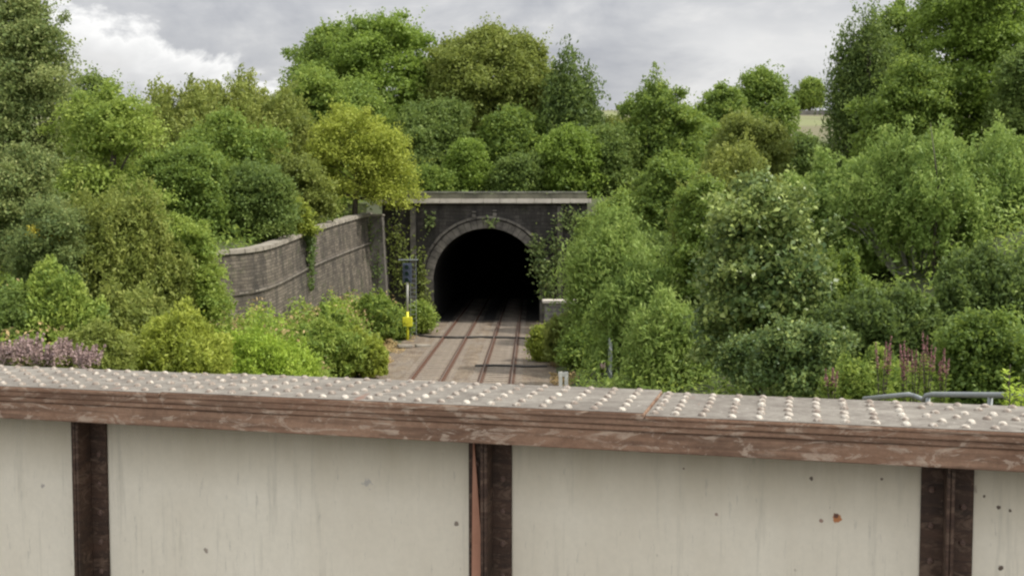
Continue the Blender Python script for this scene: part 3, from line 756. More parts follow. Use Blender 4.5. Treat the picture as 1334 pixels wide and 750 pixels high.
def crown(cl, leaf, cover_, rs, flat=.22, tintbase=.45, spread=.22, spray=9):
    """scatter leaves over clump shells"""
    areas = 4 * math.pi * cl[:, 3] ** 2
    per = np.maximum(12, (cover_ * areas / (leaf * leaf * .33))).astype(int)
    tot = per.sum()
    idx = np.repeat(np.arange(len(cl)), per); c = cl[idx]
    d_ = unit(rs.normal(size=(tot, 3))); d_[:, 2] = np.where(d_[:, 2] < -.3, -d_[:, 2], d_[:, 2])
    rr = c[:, 3:4] * (1 - .55 * rs.random((tot, 1)) ** 1.6) * (1 + .22 * np.sin(d_[:, :1] * 5 + c[:, 4:5] * 20) * np.cos(d_[:, 1:2] * 6 + c[:, 4:5] * 9))
    # a few strays
    st = rs.random((tot, 1)); rr = np.where(st > .93, rr * (1.1 + .35 * rs.random((tot, 1))), rr)
    P_ = c[:, :3] + d_ * rr * np.array([1, 1, .82])
    Nn = unit(d_ * flat + rs.normal(size=(tot, 3)) * .55 + np.array([0, 0, .35]))
    size = leaf * rs.uniform(.45, 1.5, tot)
    tint = tintbase + (c[:, 4] - .5) * spread * 1.6 + rs.normal(size=tot) * spread * .7
    if spray:
        ns = len(cl) * spray; per_ = 16; ci = rs.integers(len(cl), size=ns); q = cl[ci]
        d2 = unit(rs.normal(size=(ns, 3)) * np.array([1, 1, .6]) + np.array([0, 0, .45])); r0_ = q[:, 3:4] * .6; r1_ = q[:, 3:4] * np.where(rs.random((ns, 1)) > .93, rs.uniform(1.6, 2.5, (ns, 1)), rs.uniform(1.05, 1.55, (ns, 1)))
        f_ = rs.random((ns, per_, 1)) ** .8; pos = q[:, None, :3] + d2[:, None, :] * (r0_[:, None] + (r1_ - r0_)[:, None] * f_) + rs.normal(size=(ns, per_, 3)) * leaf * (1.0 - .55 * f_)
        pos[..., 2] += (f_[..., 0] ** 2) * q[:, 3][:, None] * .12; pos = pos.reshape(-1, 3)
        P_ = np.vstack([P_, pos]); Nn = np.vstack([Nn, unit(rs.normal(size=pos.shape) * .7 + np.array([0, 0, .5]))])
        size = np.concatenate([size, leaf * rs.uniform(.5, 1.1, len(pos))]); tn = np.repeat(tintbase + (q[:, 4] - .5) * spread + rs.normal(size=ns) * spread * .5, per_)
        tint = np.concatenate([tint, tn + rs.normal(size=len(pos)) * spread * .4])
    return P_, Nn, size, tint

def limbs(m, base, top, r0, cl, k_, rs):
    m.tube([base, base.lerp(top, .35) + Vector((rs.normal() * .15, rs.normal() * .15, 0)), base.lerp(top, .7) + Vector((rs.normal() * .25, 0, 0)), top], [r0, r0 * .8, r0 * .5, r0 * .18], 8)
    pick = rs.choice(len(cl), size=min(k_, len(cl)), replace=False)
    for i in pick:
        e = Vector(cl[i, :3]); f_ = min(.9, max(.2, (e.z - base.z) / (top.z - base.z + .01) - .25)); s_ = base.lerp(top, f_)
        mid = s_.lerp(e, .5) + Vector((0, 0, (e - s_).length * .1)); rr = r0 * .38 * (1 - f_ * .5)
        m.tube([s_, mid, e], [rr, rr * .6, rr * .2], 5)

SEED = [100]
def tree(name, label, cat, px, top, hw, Y, mat, bot=None, shape='dome', leaf=None, nc=None, rad=.16, cover=.34, group=None, ry=None, spread=.22, tb=.45, bk=None, sprigs=0, ground=None, limbn=14, part='crown', stem='trunk', r0=None):
    SEED[0] += 1; rs = np.random.default_rng(SEED[0])
    p = at(px, top, Y); g = gh(p.x, Y) if ground is None else ground
    z1 = p.z - g; rx = hw * Y / F
    rx *= (1.14 if Y < 200 else 1.0)
    zbot = .02 * z1 if bot is None else max(.0, at(px, bot, Y).z - g)
    ry_ = rx * .8 if ry is None else ry
    leaf = leaf or max(.11, 3.4 * Y / 1096)
    h_ = z1 - zbot
    cr = rad * (rx * rx * max(h_, .3)) ** (1 / 3) * 1.25
    if nc is None: nc = int(max(14, 2.9 * (rx * ry_ * h_ / 2) / (cr ** 3)))
    cl = clumps(rx, ry_, zbot, z1, shape, nc, cr, SEED[0])
    if sprigs:
        ex = []
        for i in range(sprigs):
            a_ = rs.uniform(0, 6.28); q = rs.uniform(0, .85); zz = z1 * (1 - .28 * q * q) if shape != 'spire' else z1
            ex.append((rx * q * math.cos(a_), ry_ * q * math.sin(a_), zz + rs.uniform(-.25, .45) * cr, cr * rs.uniform(.16, .32), rs.random()))
        cl = np.vstack([cl, np.array(ex)])
    t = empty(name, (p.x, Y, g)); tag(t, label, cat, group)
    P_, Nn, size, tint = crown(cl, leaf, cover, rs, tintbase=tb, spread=spread)
    leaves_obj(part, P_, Nn, size, tint, LM[mat], t)
    m = MB(); limbs(m, Vector((0, 0, -.3)), Vector((rs.normal() * .2, 0, zbot + h_ * .8)), r0 or max(.05, .03 * z1), cl, limbn, rs)
    m.build(stem, bk or bark, t, smooth=True)
    return t

def feather(name, label, cat, px, top, hw, Y, mat, nshoot=260, leaf=.22, group=None, lean=.35, ground=None, tb=.5, per=46, spread=.2, depth=.8, dens=1.0, asp=.26, short=1.0, bk=None):
    """multi-stemmed willow: long upright shoots set with narrow leaves"""
    SEED[0] += 1; rs = np.random.default_rng(SEED[0])
    p = at(px, top, Y); g = gh(p.x, Y) if ground is None else ground
    z1 = p.z - g; rx = hw * Y / F; ry = rx * depth
    t = empty(name, (p.x, Y, g)); tag(t, label, cat, group)
    Pl = []; Al = []; Tl = []; Nl = []; m = MB(); ends = []
    ph = rs.uniform(0, 6.28, 6)
    for k_ in range(nshoot):
        a_ = rs.uniform(0, 6.28); q = math.sqrt(rs.random())
        ht = z1 * (1 - .42 * q ** 2.2) * rs.uniform(.72, 1.03)
        ex_, ey_ = q * math.cos(a_), q * math.sin(a_)
        ht *= .90 + .10 * math.sin(ex_ * 5.5 + ph[0]) * math.cos(ey_ * 4 + ph[1]) + .07 * math.sin(ex_ * 11 + ph[2])
        if rs.random() < .05: ht *= 1.09
        wob = 1 + .14 * math.sin(3 * a_ + ph[3]) + .10 * math.sin(ht * 2.2 / max(1, z1 / 6) + ph[4])
        e = np.array([rx * ex_ * wob, ry * ey_ * wob, ht])
        L = z1 * rs.uniform(.16, .34) * short
        d_ = np.array([math.cos(a_) * q * lean + rs.normal() * .38, math.sin(a_) * q * lean + rs.normal() * .38, 1.0]); d_ /= np.linalg.norm(d_)
        droop = rs.uniform(0, .25); tn = rs.normal() * spread
        s_ = rs.random(per); s_.sort()
        if rs.random() < .45 : e[2] *= rs.uniform(.25, .9)
        wid = (.06 + .19 * np.sin(np.pi * np.clip(s_, .03, .98)) ) * L
        pos = e + np.outer((s_ - 1) * L, d_); pos[:, 2] -= 0
        off = rs.normal(size=(per, 3)) * wid[:, None] * .62
        Pl.append(pos + off); al = d_ * .8 + unit(off + 1e-6) * .7 + rs.normal(size=(per, 3)) * .25; Al.append(al)
        Nl.append(unit(unit(off + 1e-6) * .8 + rs.normal(size=(per, 3)) * .6)); Tl.append(np.full(per, tb + tn) + rs.normal(size=per) * spread * .6)
        if k_ < 60: ends.append(e - d_ * L * .6)
    P_ = np.vstack(Pl); A_ = unit(np.vstack(Al)); Nn = np.vstack(Nl); T_ = np.concatenate(Tl)
    P_[:, 2] = np.maximum(P_[:, 2], .05)
    leaves_obj('foliage', P_, Nn, leaf * rs.uniform(.7, 1.35, len(P_)), T_, LM[mat], t, aspect=asp, along=A_)
    for e in ends[:40]:
        b_ = Vector((e[0] * .25, e[1] * .25, -.2)); ev = Vector(e); m.tube([b_, b_.lerp(ev, .5) + Vector((e[0] * .05, 0, .1 * z1)), ev], [.05 * z1 / 5, .03 * z1 / 5, .01], 5)
    m.build('stems', bk or bark, t)
    return t

GW = 'trees on the slope above the tunnel'
T = 'tree'
# --- wood above the tunnel
tree('broadleaf_tree', 'tallest fresh green rounded tree above the left end of the tunnel cornice', T, 500, 27, 84, 106, 'bright', 235, group=GW, sprigs=14, rad=.15, shape='round')
tree('broadleaf_tree', 'darker green shoulder tree touching the left side of the tallest rounded tree', T, 432, 42, 62, 109, 'mid', 240, group=GW, sprigs=12, shape='round')
tree('broadleaf_tree', 'broad olive domed tree directly above the tunnel arch', T, 637, 46, 88, 104, 'olive', 190, group=GW, sprigs=16, rad=.12, spread=.15, tb=.5, shape='round')
feather('broadleaf_tree', 'narrow very dark upright tree right of the olive domed tree', T, 742, 56, 40, 99, 'dark', 900, 0.36, GW, lean=0.25, ground=9.8, tb=0.35, per=44, spread=.24, asp=0.42, short=0.8)
tree('broadleaf_tree', 'open ragged tree with sparse spindly top before the moor edge', T, 862, 122, 60, 96, 'mid', 260, group=GW, sprigs=26, spread=.3, shape='dome')
feather('broadleaf_tree', 'thin spindly leader shooting above the ragged tree at the moor edge', T, 850, 76, 26, 95, 'mid', 170, 0.34, GW, lean=0.35, ground=9.8, tb=0.3, per=44, spread=.24, asp=0.42, short=0.7)
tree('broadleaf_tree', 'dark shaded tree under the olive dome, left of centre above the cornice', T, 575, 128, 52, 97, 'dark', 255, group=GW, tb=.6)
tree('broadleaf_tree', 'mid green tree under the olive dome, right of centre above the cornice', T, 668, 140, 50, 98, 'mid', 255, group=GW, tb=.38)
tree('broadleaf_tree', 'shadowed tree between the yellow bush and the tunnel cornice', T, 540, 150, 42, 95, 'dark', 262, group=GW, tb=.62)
tree('shrub', 'bright rounded shrub standing on the right half of the tunnel cornice', 'shrub', 743, 170, 41, 92, 'bright', 252, group='shrubs behind the tunnel cornice', shape='round')
tree('shrub', 'small fresh green shrub just left of centre above the cornice', 'shrub', 612, 186, 28, 91, 'bright', 252, group='shrubs behind the tunnel cornice')
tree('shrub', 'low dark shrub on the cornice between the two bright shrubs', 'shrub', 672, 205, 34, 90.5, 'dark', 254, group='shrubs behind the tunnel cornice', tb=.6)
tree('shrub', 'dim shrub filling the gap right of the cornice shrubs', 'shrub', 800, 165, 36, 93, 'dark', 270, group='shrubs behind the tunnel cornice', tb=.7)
tree('shrub', 'low brownish scrub at the left end of the cornice', 'shrub', 560, 222, 34, 90, 'mid', 256, group='shrubs behind the tunnel cornice')
tree('broadleaf_tree', 'green fill of a tree between the tallest rounded tree and the olive dome', T, 572, 78, 50, 111, 'mid', 230, group=GW, shape='round', tb=.5)
tree('broadleaf_tree', 'tree closing the gap between the olive dome and the narrow dark tree', T, 700, 98, 36, 106, 'mid', 245, group=GW, shape='round', tb=.4)
tree('broadleaf_tree', 'low tree between the narrow dark tree and the ragged tree, below the moor', T, 800, 160, 50, 101, 'olive', 262, group=GW, shape='round', tb=.4)
tree('broadleaf_tree', 'low bushy tree below the moor right of the ragged tree', T, 912, 160, 50, 104, 'mid', 270, group=GW, shape='round', tb=.45)
tree('broadleaf_tree', 'tree behind the top of the yellow bush, under the tallest rounded tree', T, 455, 112, 62, 97, 'mid', 260, group=GW, shape='round', tb=.45)
# --- upper right distance
tree('broadleaf_tree', 'rounded dark tree with small peak below the distant pale field', T, 992, 97, 44, 120, 'mid', 230, group='trees along the far right slope', tb=.4, sprigs=8, shape='round')
tree('broadleaf_tree', 'bushy tree left of the small dark peak, edge of the moor', T, 945, 118, 42, 118, 'mid', 235, group='trees along the far right slope', sprigs=8, shape='round')
tree('broadleaf_tree', 'dim tree right of the small dark peak under the field wall', T, 1048, 176, 34, 112, 'dark', 250, group='trees along the far right slope', tb=.6)
tree('broadleaf_tree', 'olive scrubby tree in front of the dark peaked tree', T, 970, 150, 60, 84, 'olive', 300, group='trees along the far right slope', ground=7)
feather('broadleaf_tree', 'tall nearly black tree cutting the sky left in the right group', T, 1130, -14, 44, 80, 'dark', 1100, 0.27, 'tall trees at the top right', lean=0.35, ground=8.5, tb=0.45, per=44, spread=.24, asp=0.42, short=0.6)
tree('broadleaf_tree', 'blue green tree between the black tree and the bright corner tree', T, 1172, 12, 50, 84, 'mid', 200, group='tall trees at the top right', sprigs=16, tb=.35, ground=8.5)
tree('broadleaf_tree', 'tall bright green tree filling the top right corner', T, 1275, -45, 85, 72, 'bright', 200, group='tall trees at the top right', tb=.4, sprigs=20, ground=8)
tree('broadleaf_tree', 'lower olive tree leaning before the bright corner tree', T, 1180, 78, 62, 70, 'mid', 240, group='tall trees at the top right', ground=8)
tree('broadleaf_tree', 'dark tree just beyond the right edge under the corner tree', T, 1345, 60, 60, 66, 'dark', 230, group='tall trees at the top right', tb=.6, ground=8)
# ridge trees
tree('ridge_tree', 'small round tree standing on the skyline ridge', T, 1056, 106, 16, 560, 'mid', 140, leaf=1.3, group='trees on the skyline ridge', tb=.6, shape='round', cover=.6)
feather('ridge_tree', 'tiny thin tree on the ridge left of the round one', T, 1036, 108, 7, 560, 'dark', 40, 1.1, 'trees on the skyline ridge', lean=0.2, ground=59, tb=0.6, per=44, spread=.24, asp=0.42, short=1.0)
tree('ridge_tree', 'small ragged tree at the left end of the open ridge', T, 1018, 122, 9, 540, 'mid', 142, leaf=1.2, group='trees on the skyline ridge', nc=18)
# --- left side behind the retaining wall
GL = 'trees behind the retaining wall'
feather('sallow_tree', 'wide olive sallow dome under the white cloud, left one', T, 232, 90, 94, 72, 'olive', 1150, 0.296, GL, lean=0.45, ground=6.5, tb=0.62, per=46, spread=.2, asp=.42, short=.62)
feather('sallow_tree', 'wide olive sallow dome under the grey cloud, middle one', T, 330, 84, 92, 82, 'olive', 1150, 0.296, GL, lean=0.45, ground=8.2, tb=0.62, per=46, spread=.2, asp=.42, short=.62)
tree('broadleaf_tree', 'light green tree behind the top left of the yellow bush', T, 408, 98, 54, 86, 'mid', 300, group=GL, tb=.6, shape='round', sprigs=10, ground=8.6)
tree('yellow_bush', 'yellow green round bush hanging over the end of the retaining wall', 'bush', 461, 149, 76, 79.3, 'yellow', 286, group=None, ground=8.2, ry=2.6, rad=.2, tb=.7, spread=.28, leaf=.2, sprigs=8, shape='round')
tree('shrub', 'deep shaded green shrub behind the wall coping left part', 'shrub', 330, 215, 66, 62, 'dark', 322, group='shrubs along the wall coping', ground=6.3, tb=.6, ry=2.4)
tree('shrub', 'olive drooping shrub above the middle of the wall coping', 'shrub', 385, 205, 46, 71, 'olive', 296, group='shrubs along the wall coping', ground=7.2, ry=2.2)
tree('shrub', 'dark leafy shrub behind the far left end of the wall', 'shrub', 245, 190, 66, 60, 'mid', 325, group='shrubs along the wall coping', ground=6.2, tb=.35)
tree('shrub', 'low yellowish shrub peeping over the wall coping', 'shrub', 377, 262, 34, 64.5, 'yellow', 316, group='shrubs along the wall coping', ground=6.6, ry=.9, tb=.3)
# --- far left
GF = 'trees at the far left'
tree('broadleaf_tree', 'tall grey green tree filling the top left corner', T, 22, -25, 84, 56, 'blue', 330, group=GF, sprigs=20, spread=.3, tb=.5, ground=5.5)
tree('broadleaf_tree', 'dark little tree peak right of the top left corner tree', T, 118, 98, 46, 66, 'dark', 320, group=GF, tb=.75, ground=6)
tree('broadleaf_tree', 'pale speckled bluish tree at the left edge below the corner tree', T, 18, 185, 66, 44, 'blue', 420, group=GF, spread=.42, tb=.5, ground=3.5)
tree('broadleaf_tree', 'leafy mid green tree right of the bluish speckled tree', T, 142, 128, 82, 52, 'mid', 400, group=GF, tb=.75, sprigs=18, ground=4.5, rad=.22)
feather('sallow_tree', 'olive sallow with pale thin stems left of the wall end', T, 150, 225, 80, 43, 'olive', 1150, 0.172, GF, lean=0.45, ground=3.0, tb=0.62, per=46, spread=.2, asp=.42, short=.62, bk=bark_pale)
tree('shrub', 'leafy green bush overlapping the left end of the stone wall', 'shrub', 238, 288, 56, 45, 'mid', 440, group='bushes left of the tracks', ground=2.4, tb=.75, sprigs=10)
feather('shrub', 'fresh green bush at the left edge above the mauve flowers', 'shrub', 66, 336, 70, 36, 'mid', 900, 0.15, 'bushes left of the tracks', lean=0.7, ground=2.8, tb=0.75, per=44, spread=.24, asp=0.42, short=0.8)
tree('shrub', 'shadowy bush at the very left edge', 'shrub', 8, 380, 46, 35, 'dark', 475, group='bushes left of the tracks', ground=2.8, tb=.6)
feather('shrub', 'yellow flecked small leaved shrub in front of the wall foot', 'shrub', 228, 392, 78, 36, 'yellow', 900, 0.15, 'bushes left of the tracks', lean=0.7, ground=1.2, tb=0.5, per=44, spread=.24, asp=0.42, short=1.0)
feather('bramble', 'bright lime green bramble mound below the middle of the wall', 'shrub', 335, 418, 86, 39, 'lime', 900, 0.15, 'bushes left of the tracks', lean=0.7, ground=.6, tb=0.35, per=44, spread=.24, asp=0.42, short=1.0)
feather('shrub', 'mid green mound between the lime bramble and the track', 'shrub', 412, 410, 56, 52, 'mid', 700, 0.2, 'bushes left of the tracks', lean=0.7, ground=.4, tb=0.8, per=44, spread=.24, asp=0.42, short=1.0)
feather('shrub', 'leafy shrub climbing the wall foot left of the signal', 'shrub', 488, 376, 32, 68, 'mid', 500, 0.24, 'bushes left of the tracks', lean=0.7, ground=.3, tb=0.6, per=44, spread=.24, asp=0.42, short=1.0)
feather('shrub', 'pale dry tinged shrub at the ballast edge left of the rails', 'shrub', 462, 426, 46, 53, 'yellow', 600, 0.2, 'bushes left of the tracks', lean=0.7, ground=.1, tb=0.3, per=44, spread=.24, asp=0.42, short=1.0)
tree('shrub', 'small green shrub right behind the yellow signal box', 'shrub', 548, 398, 16, 75, 'mid', 432, group='bushes left of the tracks', ground=0, tb=.75)
tree('shrub', 'small shrub at the left foot of the signal', 'shrub', 514, 412, 17, 71.5, 'mid', 446, group='bushes left of the tracks', ground=0, tb=.5)
feather('shrub', 'spreading shrub against the foot of the stone wall, centre', 'shrub', 420, 398, 48, 62, 'mid', 500, 0.22, 'bushes left of the tracks', lean=0.7, ground=.5, tb=0.6, per=44, spread=.24, asp=0.42, short=1.0)
tree('shrub', 'undergrowth bush at the lower left behind the mauve flowers', 'shrub', 130, 425, 50, 33, 'olive', 500, group='bushes left of the tracks', ground=2.0, tb=.6)
# yellow clump in left trees
tree('yellow_leaf_clump', 'small patch of bright yellow flowers among the far left trees', 'flowers', 53, 299, 13, 40.5, 'flow', 316, shape='ball', ground=5.4, nc=9, cover=.13, leaf=.14, limbn=3, part='petals', stem='stem', r0=.03)
# --- right of the tracks
GR = 'willows right of the tracks'
feather('willow_bush', 'tall feathery pale green willow beside the right portal', 'willow', 800, 252, 62, 56, 'willow', 620, .28, GR, ground=.8, per=56, short=1.15, lean=.5)
feather('willow_bush', 'broad willow bush in front, right of the tall one', 'willow', 868, 372, 60, 44, 'willow', 520, .22, GR, ground=.8, per=56, tb=.6, short=1.5, lean=.6)
feather('willow_bush', 'middle willow filling between the tall and the front willow', 'willow', 832, 325, 58, 50, 'willow', 420, .26, GR, ground=.9, per=56, tb=.42)
feather('willow_bush', 'low dull willow shoots at the right edge of the ballast', 'willow', 740, 398, 30, 58, 'olive', 200, .26, GR, ground=.2, per=44, tb=.35)
tree('shrub', 'dark bush behind the lineside marker', 'shrub', 762, 430, 34, 54, 'mid', 505, group='bushes right of the tracks', ground=.3, tb=.3)
tree('shrub', 'small pale weed clump on the ballast edge by the right rail', 'shrub', 708, 428, 15, 60, 'yellow', 500, group='bushes right of the tracks', ground=-.1, tb=.2, spread=.4)
tree('ivy', 'dark ivy bush growing up the right side of the portal', 'ivy', 766, 278, 26, 80.5, 'dark', 415, group=None, ground=.5, tb=.55, ry=1.3)
tree('shrub', 'pale leafy bush behind and above the tall willow', 'shrub', 812, 255, 52, 76, 'mid', 380, group='bushes right of the tracks', ground=4, tb=.6)
tree('broadleaf_tree', 'dark leaved tree behind the willows at the slope foot', T, 868, 205, 52, 68, 'mid', 420, group='trees on the right slope', ground=4.5, tb=.4, sprigs=8)
GS = 'trees on the right slope'
tree('sycamore_tree', 'big glossy leaved sycamore right of the front willow', T, 1000, 250, 96, 36, 'syc', 530, group=GS, ground=2.2, leaf=.19, spread=.4, tb=.5, rad=.2, sprigs=14, cover=.5)
feather('sallow_tree', 'olive sallow above the glossy sycamore', T, 960, 180, 80, 58, 'olive', 1150, 0.211, GS, lean=0.45, ground=5, tb=0.62, per=46, spread=.2, asp=.42, short=.62)
feather('sallow_tree', 'soft olive sallow right of the sycamore top', T, 1090, 185, 92, 48, 'willow', 1150, 0.211, GS, lean=0.45, ground=5, tb=0.42, per=46, spread=.2, asp=.42, short=.62)
feather('sallow_tree', 'broad yellow olive sallow below the tall corner trees', T, 1200, 150, 104, 45, 'willow', 1150, 0.172, GS, lean=0.45, ground=5.5, tb=0.42, per=46, spread=.2, asp=.42, short=.62, bk=bark_pale)
feather('sallow_tree', 'yellow olive sallow at the right edge of the photo', T, 1310, 150, 86, 46, 'willow', 1150, 0.172, GS, lean=0.45, ground=5.5, tb=0.42, per=46, spread=.2, asp=.42, short=.62)
feather('broadleaf_tree', 'shadowy tree with dark hollows behind the rosebay flowers', T, 1150, 365, 96, 30, 'dark', 1100, 0.15, GS, lean=0.7, ground=3.4, tb=0.3, per=44, spread=.24, asp=0.42, short=0.8)
feather('broadleaf_tree', 'dark bushy tree at the right edge behind the handrail', T, 1290, 310, 86, 31, 'dark', 1100, 0.14, GS, lean=0.7, ground=3.8, tb=0.35, per=44, spread=.24, asp=0.42, short=0.8)
tree('shrub', 'low dark bush between the handrail and the rosebay', 'shrub', 1290, 405, 70, 20, 'mid', 545, group='bushes right of the tracks', ground=3.9, tb=.2, spread=.3, leaf=.10)
feather('shrub', 'fresh green low bush around the rosebay stems', 'shrub', 1140, 446, 62, 19, 'mid', 700, 0.085, 'bushes right of the tracks', lean=0.7, ground=3.9, tb=0.6, per=44, spread=.24, asp=0.42, short=1.0)
tree('shrub', 'grey leaved bush under the sycamore beside the front willow', 'shrub', 990, 440, 44, 30, 'syc', 530, group='bushes right of the tracks', ground=3.0, tb=.3, spread=.4, leaf=.13)
tree('shrub', 'mid green shrub in the gap right of the block wall, behind the tall willow', 'shrub', 838, 300, 50, 64, 'dark', 440, group='bushes right of the tracks', ground=1.5, tb=.6)
tree('broadleaf_tree', 'dim green tree between the dark leaved tree and the glossy sycamore', T, 918, 235, 44, 50, 'mid', 470, group=GS, ground=3.0, tb=.45, sprigs=8)
feather('shrub', 'shadowed shrub low between the front willow and the sycamore', 'shrub', 938, 395, 40, 50, 'mid', 600, 0.2, 'bushes right of the tracks', lean=0.7, ground=2.0, tb=0.4, per=44, spread=.24, asp=0.42, short=1.0)
feather('broadleaf_tree', 'green tree between the sycamore and the dark hollow', T, 1085, 320, 60, 38, 'mid', 900, 0.16, GS, lean=0.7, ground=3.4, tb=0.45, per=44, spread=.24, asp=0.42, short=0.8)
tree('shrub', 'dark bush at the sycamore foot, left of the rosebay patch', 'shrub', 1052, 425, 62, 24, 'syc', 545, group='bushes right of the tracks', ground=3.6, tb=.35, leaf=.12, spread=.35)
feather('sallow_tree', 'wide olive sallow dome set back between the left and middle ones', T, 284, 88, 70, 77, 'olive', 900, .3, GL, lean=.45, ground=7, tb=.7, per=46, spread=.2, asp=.42, short=.62)
tree('broadleaf_tree', 'green tree behind the middle of the wall top between the sallow domes', T, 290, 150, 70, 66, 'mid', 320, group=GL, tb=.5, ground=6.3)
feather('shrub', 'leafy bush below the olive sallow, above the mauve flowers', 'shrub', 165, 362, 74, 38, 'olive', 900, 0.17, 'bushes left of the tracks', lean=0.7, ground=2.2, tb=0.65, per=44, spread=.24, asp=0.42, short=1.0)
tree('broadleaf_tree', 'bluish dark tree low at the left edge under the speckled one', T, 60, 255, 52, 41, 'blue', 450, group=GF, ground=3.0, tb=.3)
# pale dead stem
m = MB(); a_ = at(1212, 160, 43); b_ = at(1222, 240, 43.2); c2 = at(1218, 300, 43.5)
t = empty('pale_trunk', (c2.x, c2.y, 5.2)); tag(t, 'thin pale bare stem rising through the right hand sallow', 'tree')
m.tube([Vector((0, 0, 0)), c2 - t.location, b_ - t.location, a_ - t.location], [.07, .05, .035, .01], 7); m.build('trunk', bark, t, smooth=True)
m = MB(); m.tube([b_ - t.location, at(1232, 205, 43) - t.location], [.03, .01], 5); m.tube([c2 - t.location, at(1200, 250, 43.4) - t.location], [.03, .01], 5); m.build('branch', bark, t, smooth=True)

# --- plants with flower spikes
def spike_plant(name, label, cat, x, y, g, h_, nst, leafmat, petmat, group, leaf=.11, sp=.25, spike=.3, cone=.035, flowerdens=60):
    SEED[0] += 1; rs = np.random.default_rng(SEED[0])
    t = empty(name, (x, y, g)); tag(t, label, cat, group)
    m = MB(); P_ = []; A_ = []; Nn = []
    for k_ in range(nst):
        a_ = rs.uniform(0, 6.28); q = rs.uniform(.1, 1) * sp; hh_ = h_ * rs.uniform(.75, 1.05)
        e = Vector((q * 1.8 * math.cos(a_), q * 1.8 * math.sin(a_), hh_)); b_ = Vector((q * .3 * math.cos(a_), q * .3 * math.sin(a_), 0))
        m.tube([b_, b_.lerp(e, .5) + Vector((0, 0, .05)), e], [.012, .009, .004], 5)
        nl = 46; s_ = rs.uniform(.1, 1 - spike * .8, nl)
        for f_ in s_:
            p = b_.lerp(e, f_); ang_ = rs.uniform(0, 6.28); d_ = Vector((math.cos(ang_), math.sin(ang_), .5))
            P_.append(p + d_ * leaf * .45); A_.append(d_); Nn.append(Vector((-math.cos(ang_) * .4, -math.sin(ang_) * .4, 1)))
        nf = flowerdens; f_ = rs.uniform(1 - spike, 1.0, nf); cc = []; no = []
        for f in f_:
            w = cone * (1.15 - (f - (1 - spike)) / spike); ang_ = rs.uniform(0, 6.28)
            p = b_.lerp(e, f); cc.append((p.x + w * math.cos(ang_), p.y + w * math.sin(ang_), p.z)); no.append((math.cos(ang_), math.sin(ang_), .6))
        cc = np.array(cc) + rs.normal(size=(nf, 3)) * cone * .12
        leaves_obj('flower_spike', cc, unit(np.array(no) + rs.normal(size=(nf, 3)) * .3), cone * rs.uniform(.6, 1.5, nf), .5 + rs.normal(size=nf) * .25, LM[petmat], t, aspect=.8)
    m.build('stem', bark, t)
    leaves_obj('leaves', np.array(P_), unit(np.array(Nn)), leaf * rs.uniform(.7, 1.3, len(P_)), .5 + rs.normal(size=len(P_)) * .2, LM[leafmat], t, aspect=.3, along=unit(np.array(A_)))
    return t
GB = 'mauve flowering bushes at the lower left'
for i, (px, top, lab) in enumerate([(14, 446, 'leftmost mauve flowering bush at the photo edge'), (38, 436, 'second mauve flowering bush from the left edge'), (62, 448, 'dense mauve flowering bush in the middle of its row'), (84, 440, 'pinkest mauve flowering bush, fourth from the left edge'), (108, 452, 'faded mauve flowering bush at the right end of its row')]):
    Y = 27 + (i % 2) * 1.2; p = at(px, top, Y); g = at(px, 500, Y).z
    spike_plant('buddleia', lab, 'bush', p.x, Y, g, p.z - g, 20, 'olive', 'pink', GB, .15, .30, .50, .062, 80)
GWH = 'rosebay plants before the dark trees at right'
labs = ['lone rosebay plant with a dull pink spike left of the others', 'tall rosebay plant with pink spikes near the dark hollow', 'short rosebay plant between two taller ones', 'tallest deep pink rosebay plant at the right of the patch', 'deep rose plant at the right end of the rosebay patch', 'faded rosebay plant low by the girder edge']
for (px, top, lab) in zip((1150, 1180, 1192, 1208, 1228, 1085), (432, 442, 452, 432, 452, 480), labs):
    Y = 17.5 + random.uniform(-.6, .6); p = at(px, top, Y); g = at(px, 545, Y).z
    spike_plant('rosebay_plant', lab, 'flower', p.x, Y, g, p.z - g, 5, 'mid', 'red', GWH, .10, .09, .34, .026, 80)
p = at(783, 484, 47); spike_plant('rosebay_plant', 'small pink flowering plant beside the palisade fence', 'flower', p.x, 46.5, 1.0, max(.5, p.z + .3 - 1.0), 5, 'mid', 'pink', GWH, .12, .08, .5, .05, 50)
# leafy shoots poking over the girder at right edge
def shoot_plant(name, label, px, top, Y, h_, nst, mat, leaf):
    SEED[0] += 1; rs = np.random.default_rng(SEED[0]); p = at(px, top, Y); t = empty(name, (p.x, Y, p.z - h_)); tag(t, label, 'plant', 'leafy shoots at the right edge')
    P_ = []; A_ = []; Nn = []; m = MB()
    for k_ in range(nst):
        a_ = rs.uniform(0, 6.28); hh_ = h_ * rs.uniform(.85, 1) if k_ else h_; q = rs.uniform(.02, .12) * (1 if k_ else .2); e = Vector((q * math.cos(a_), q * math.sin(a_), hh_)); b_ = Vector((0, 0, -.5)); m.tube([b_, b_.lerp(e, .6), e], [.008, .006, .003], 5)
        for f in rs.uniform(.25, 1.0, 70):
            pp = b_.lerp(e, f); ang_ = rs.uniform(0, 6.28); d_ = Vector((math.cos(ang_), math.sin(ang_), .7)); P_.append(pp + d_ * leaf * .4); A_.append(d_); Nn.append(Vector((-d_.x * .5, -d_.y * .5, 1)))
    m.build('stem', bark, t); leaves_obj('leaves', np.array(P_), unit(np.array(Nn)), leaf * rs.uniform(.6, 1.2, len(P_)), .6 + rs.normal(size=len(P_)) * .2, LM[mat], t, aspect=.45, along=unit(np.array(A_)))
shoot_plant('leafy_shoot', 'tallest lime green shoot rising over the girder at the right edge', 1313, 474, 7.0, 1.0, 4, 'lime', .05)
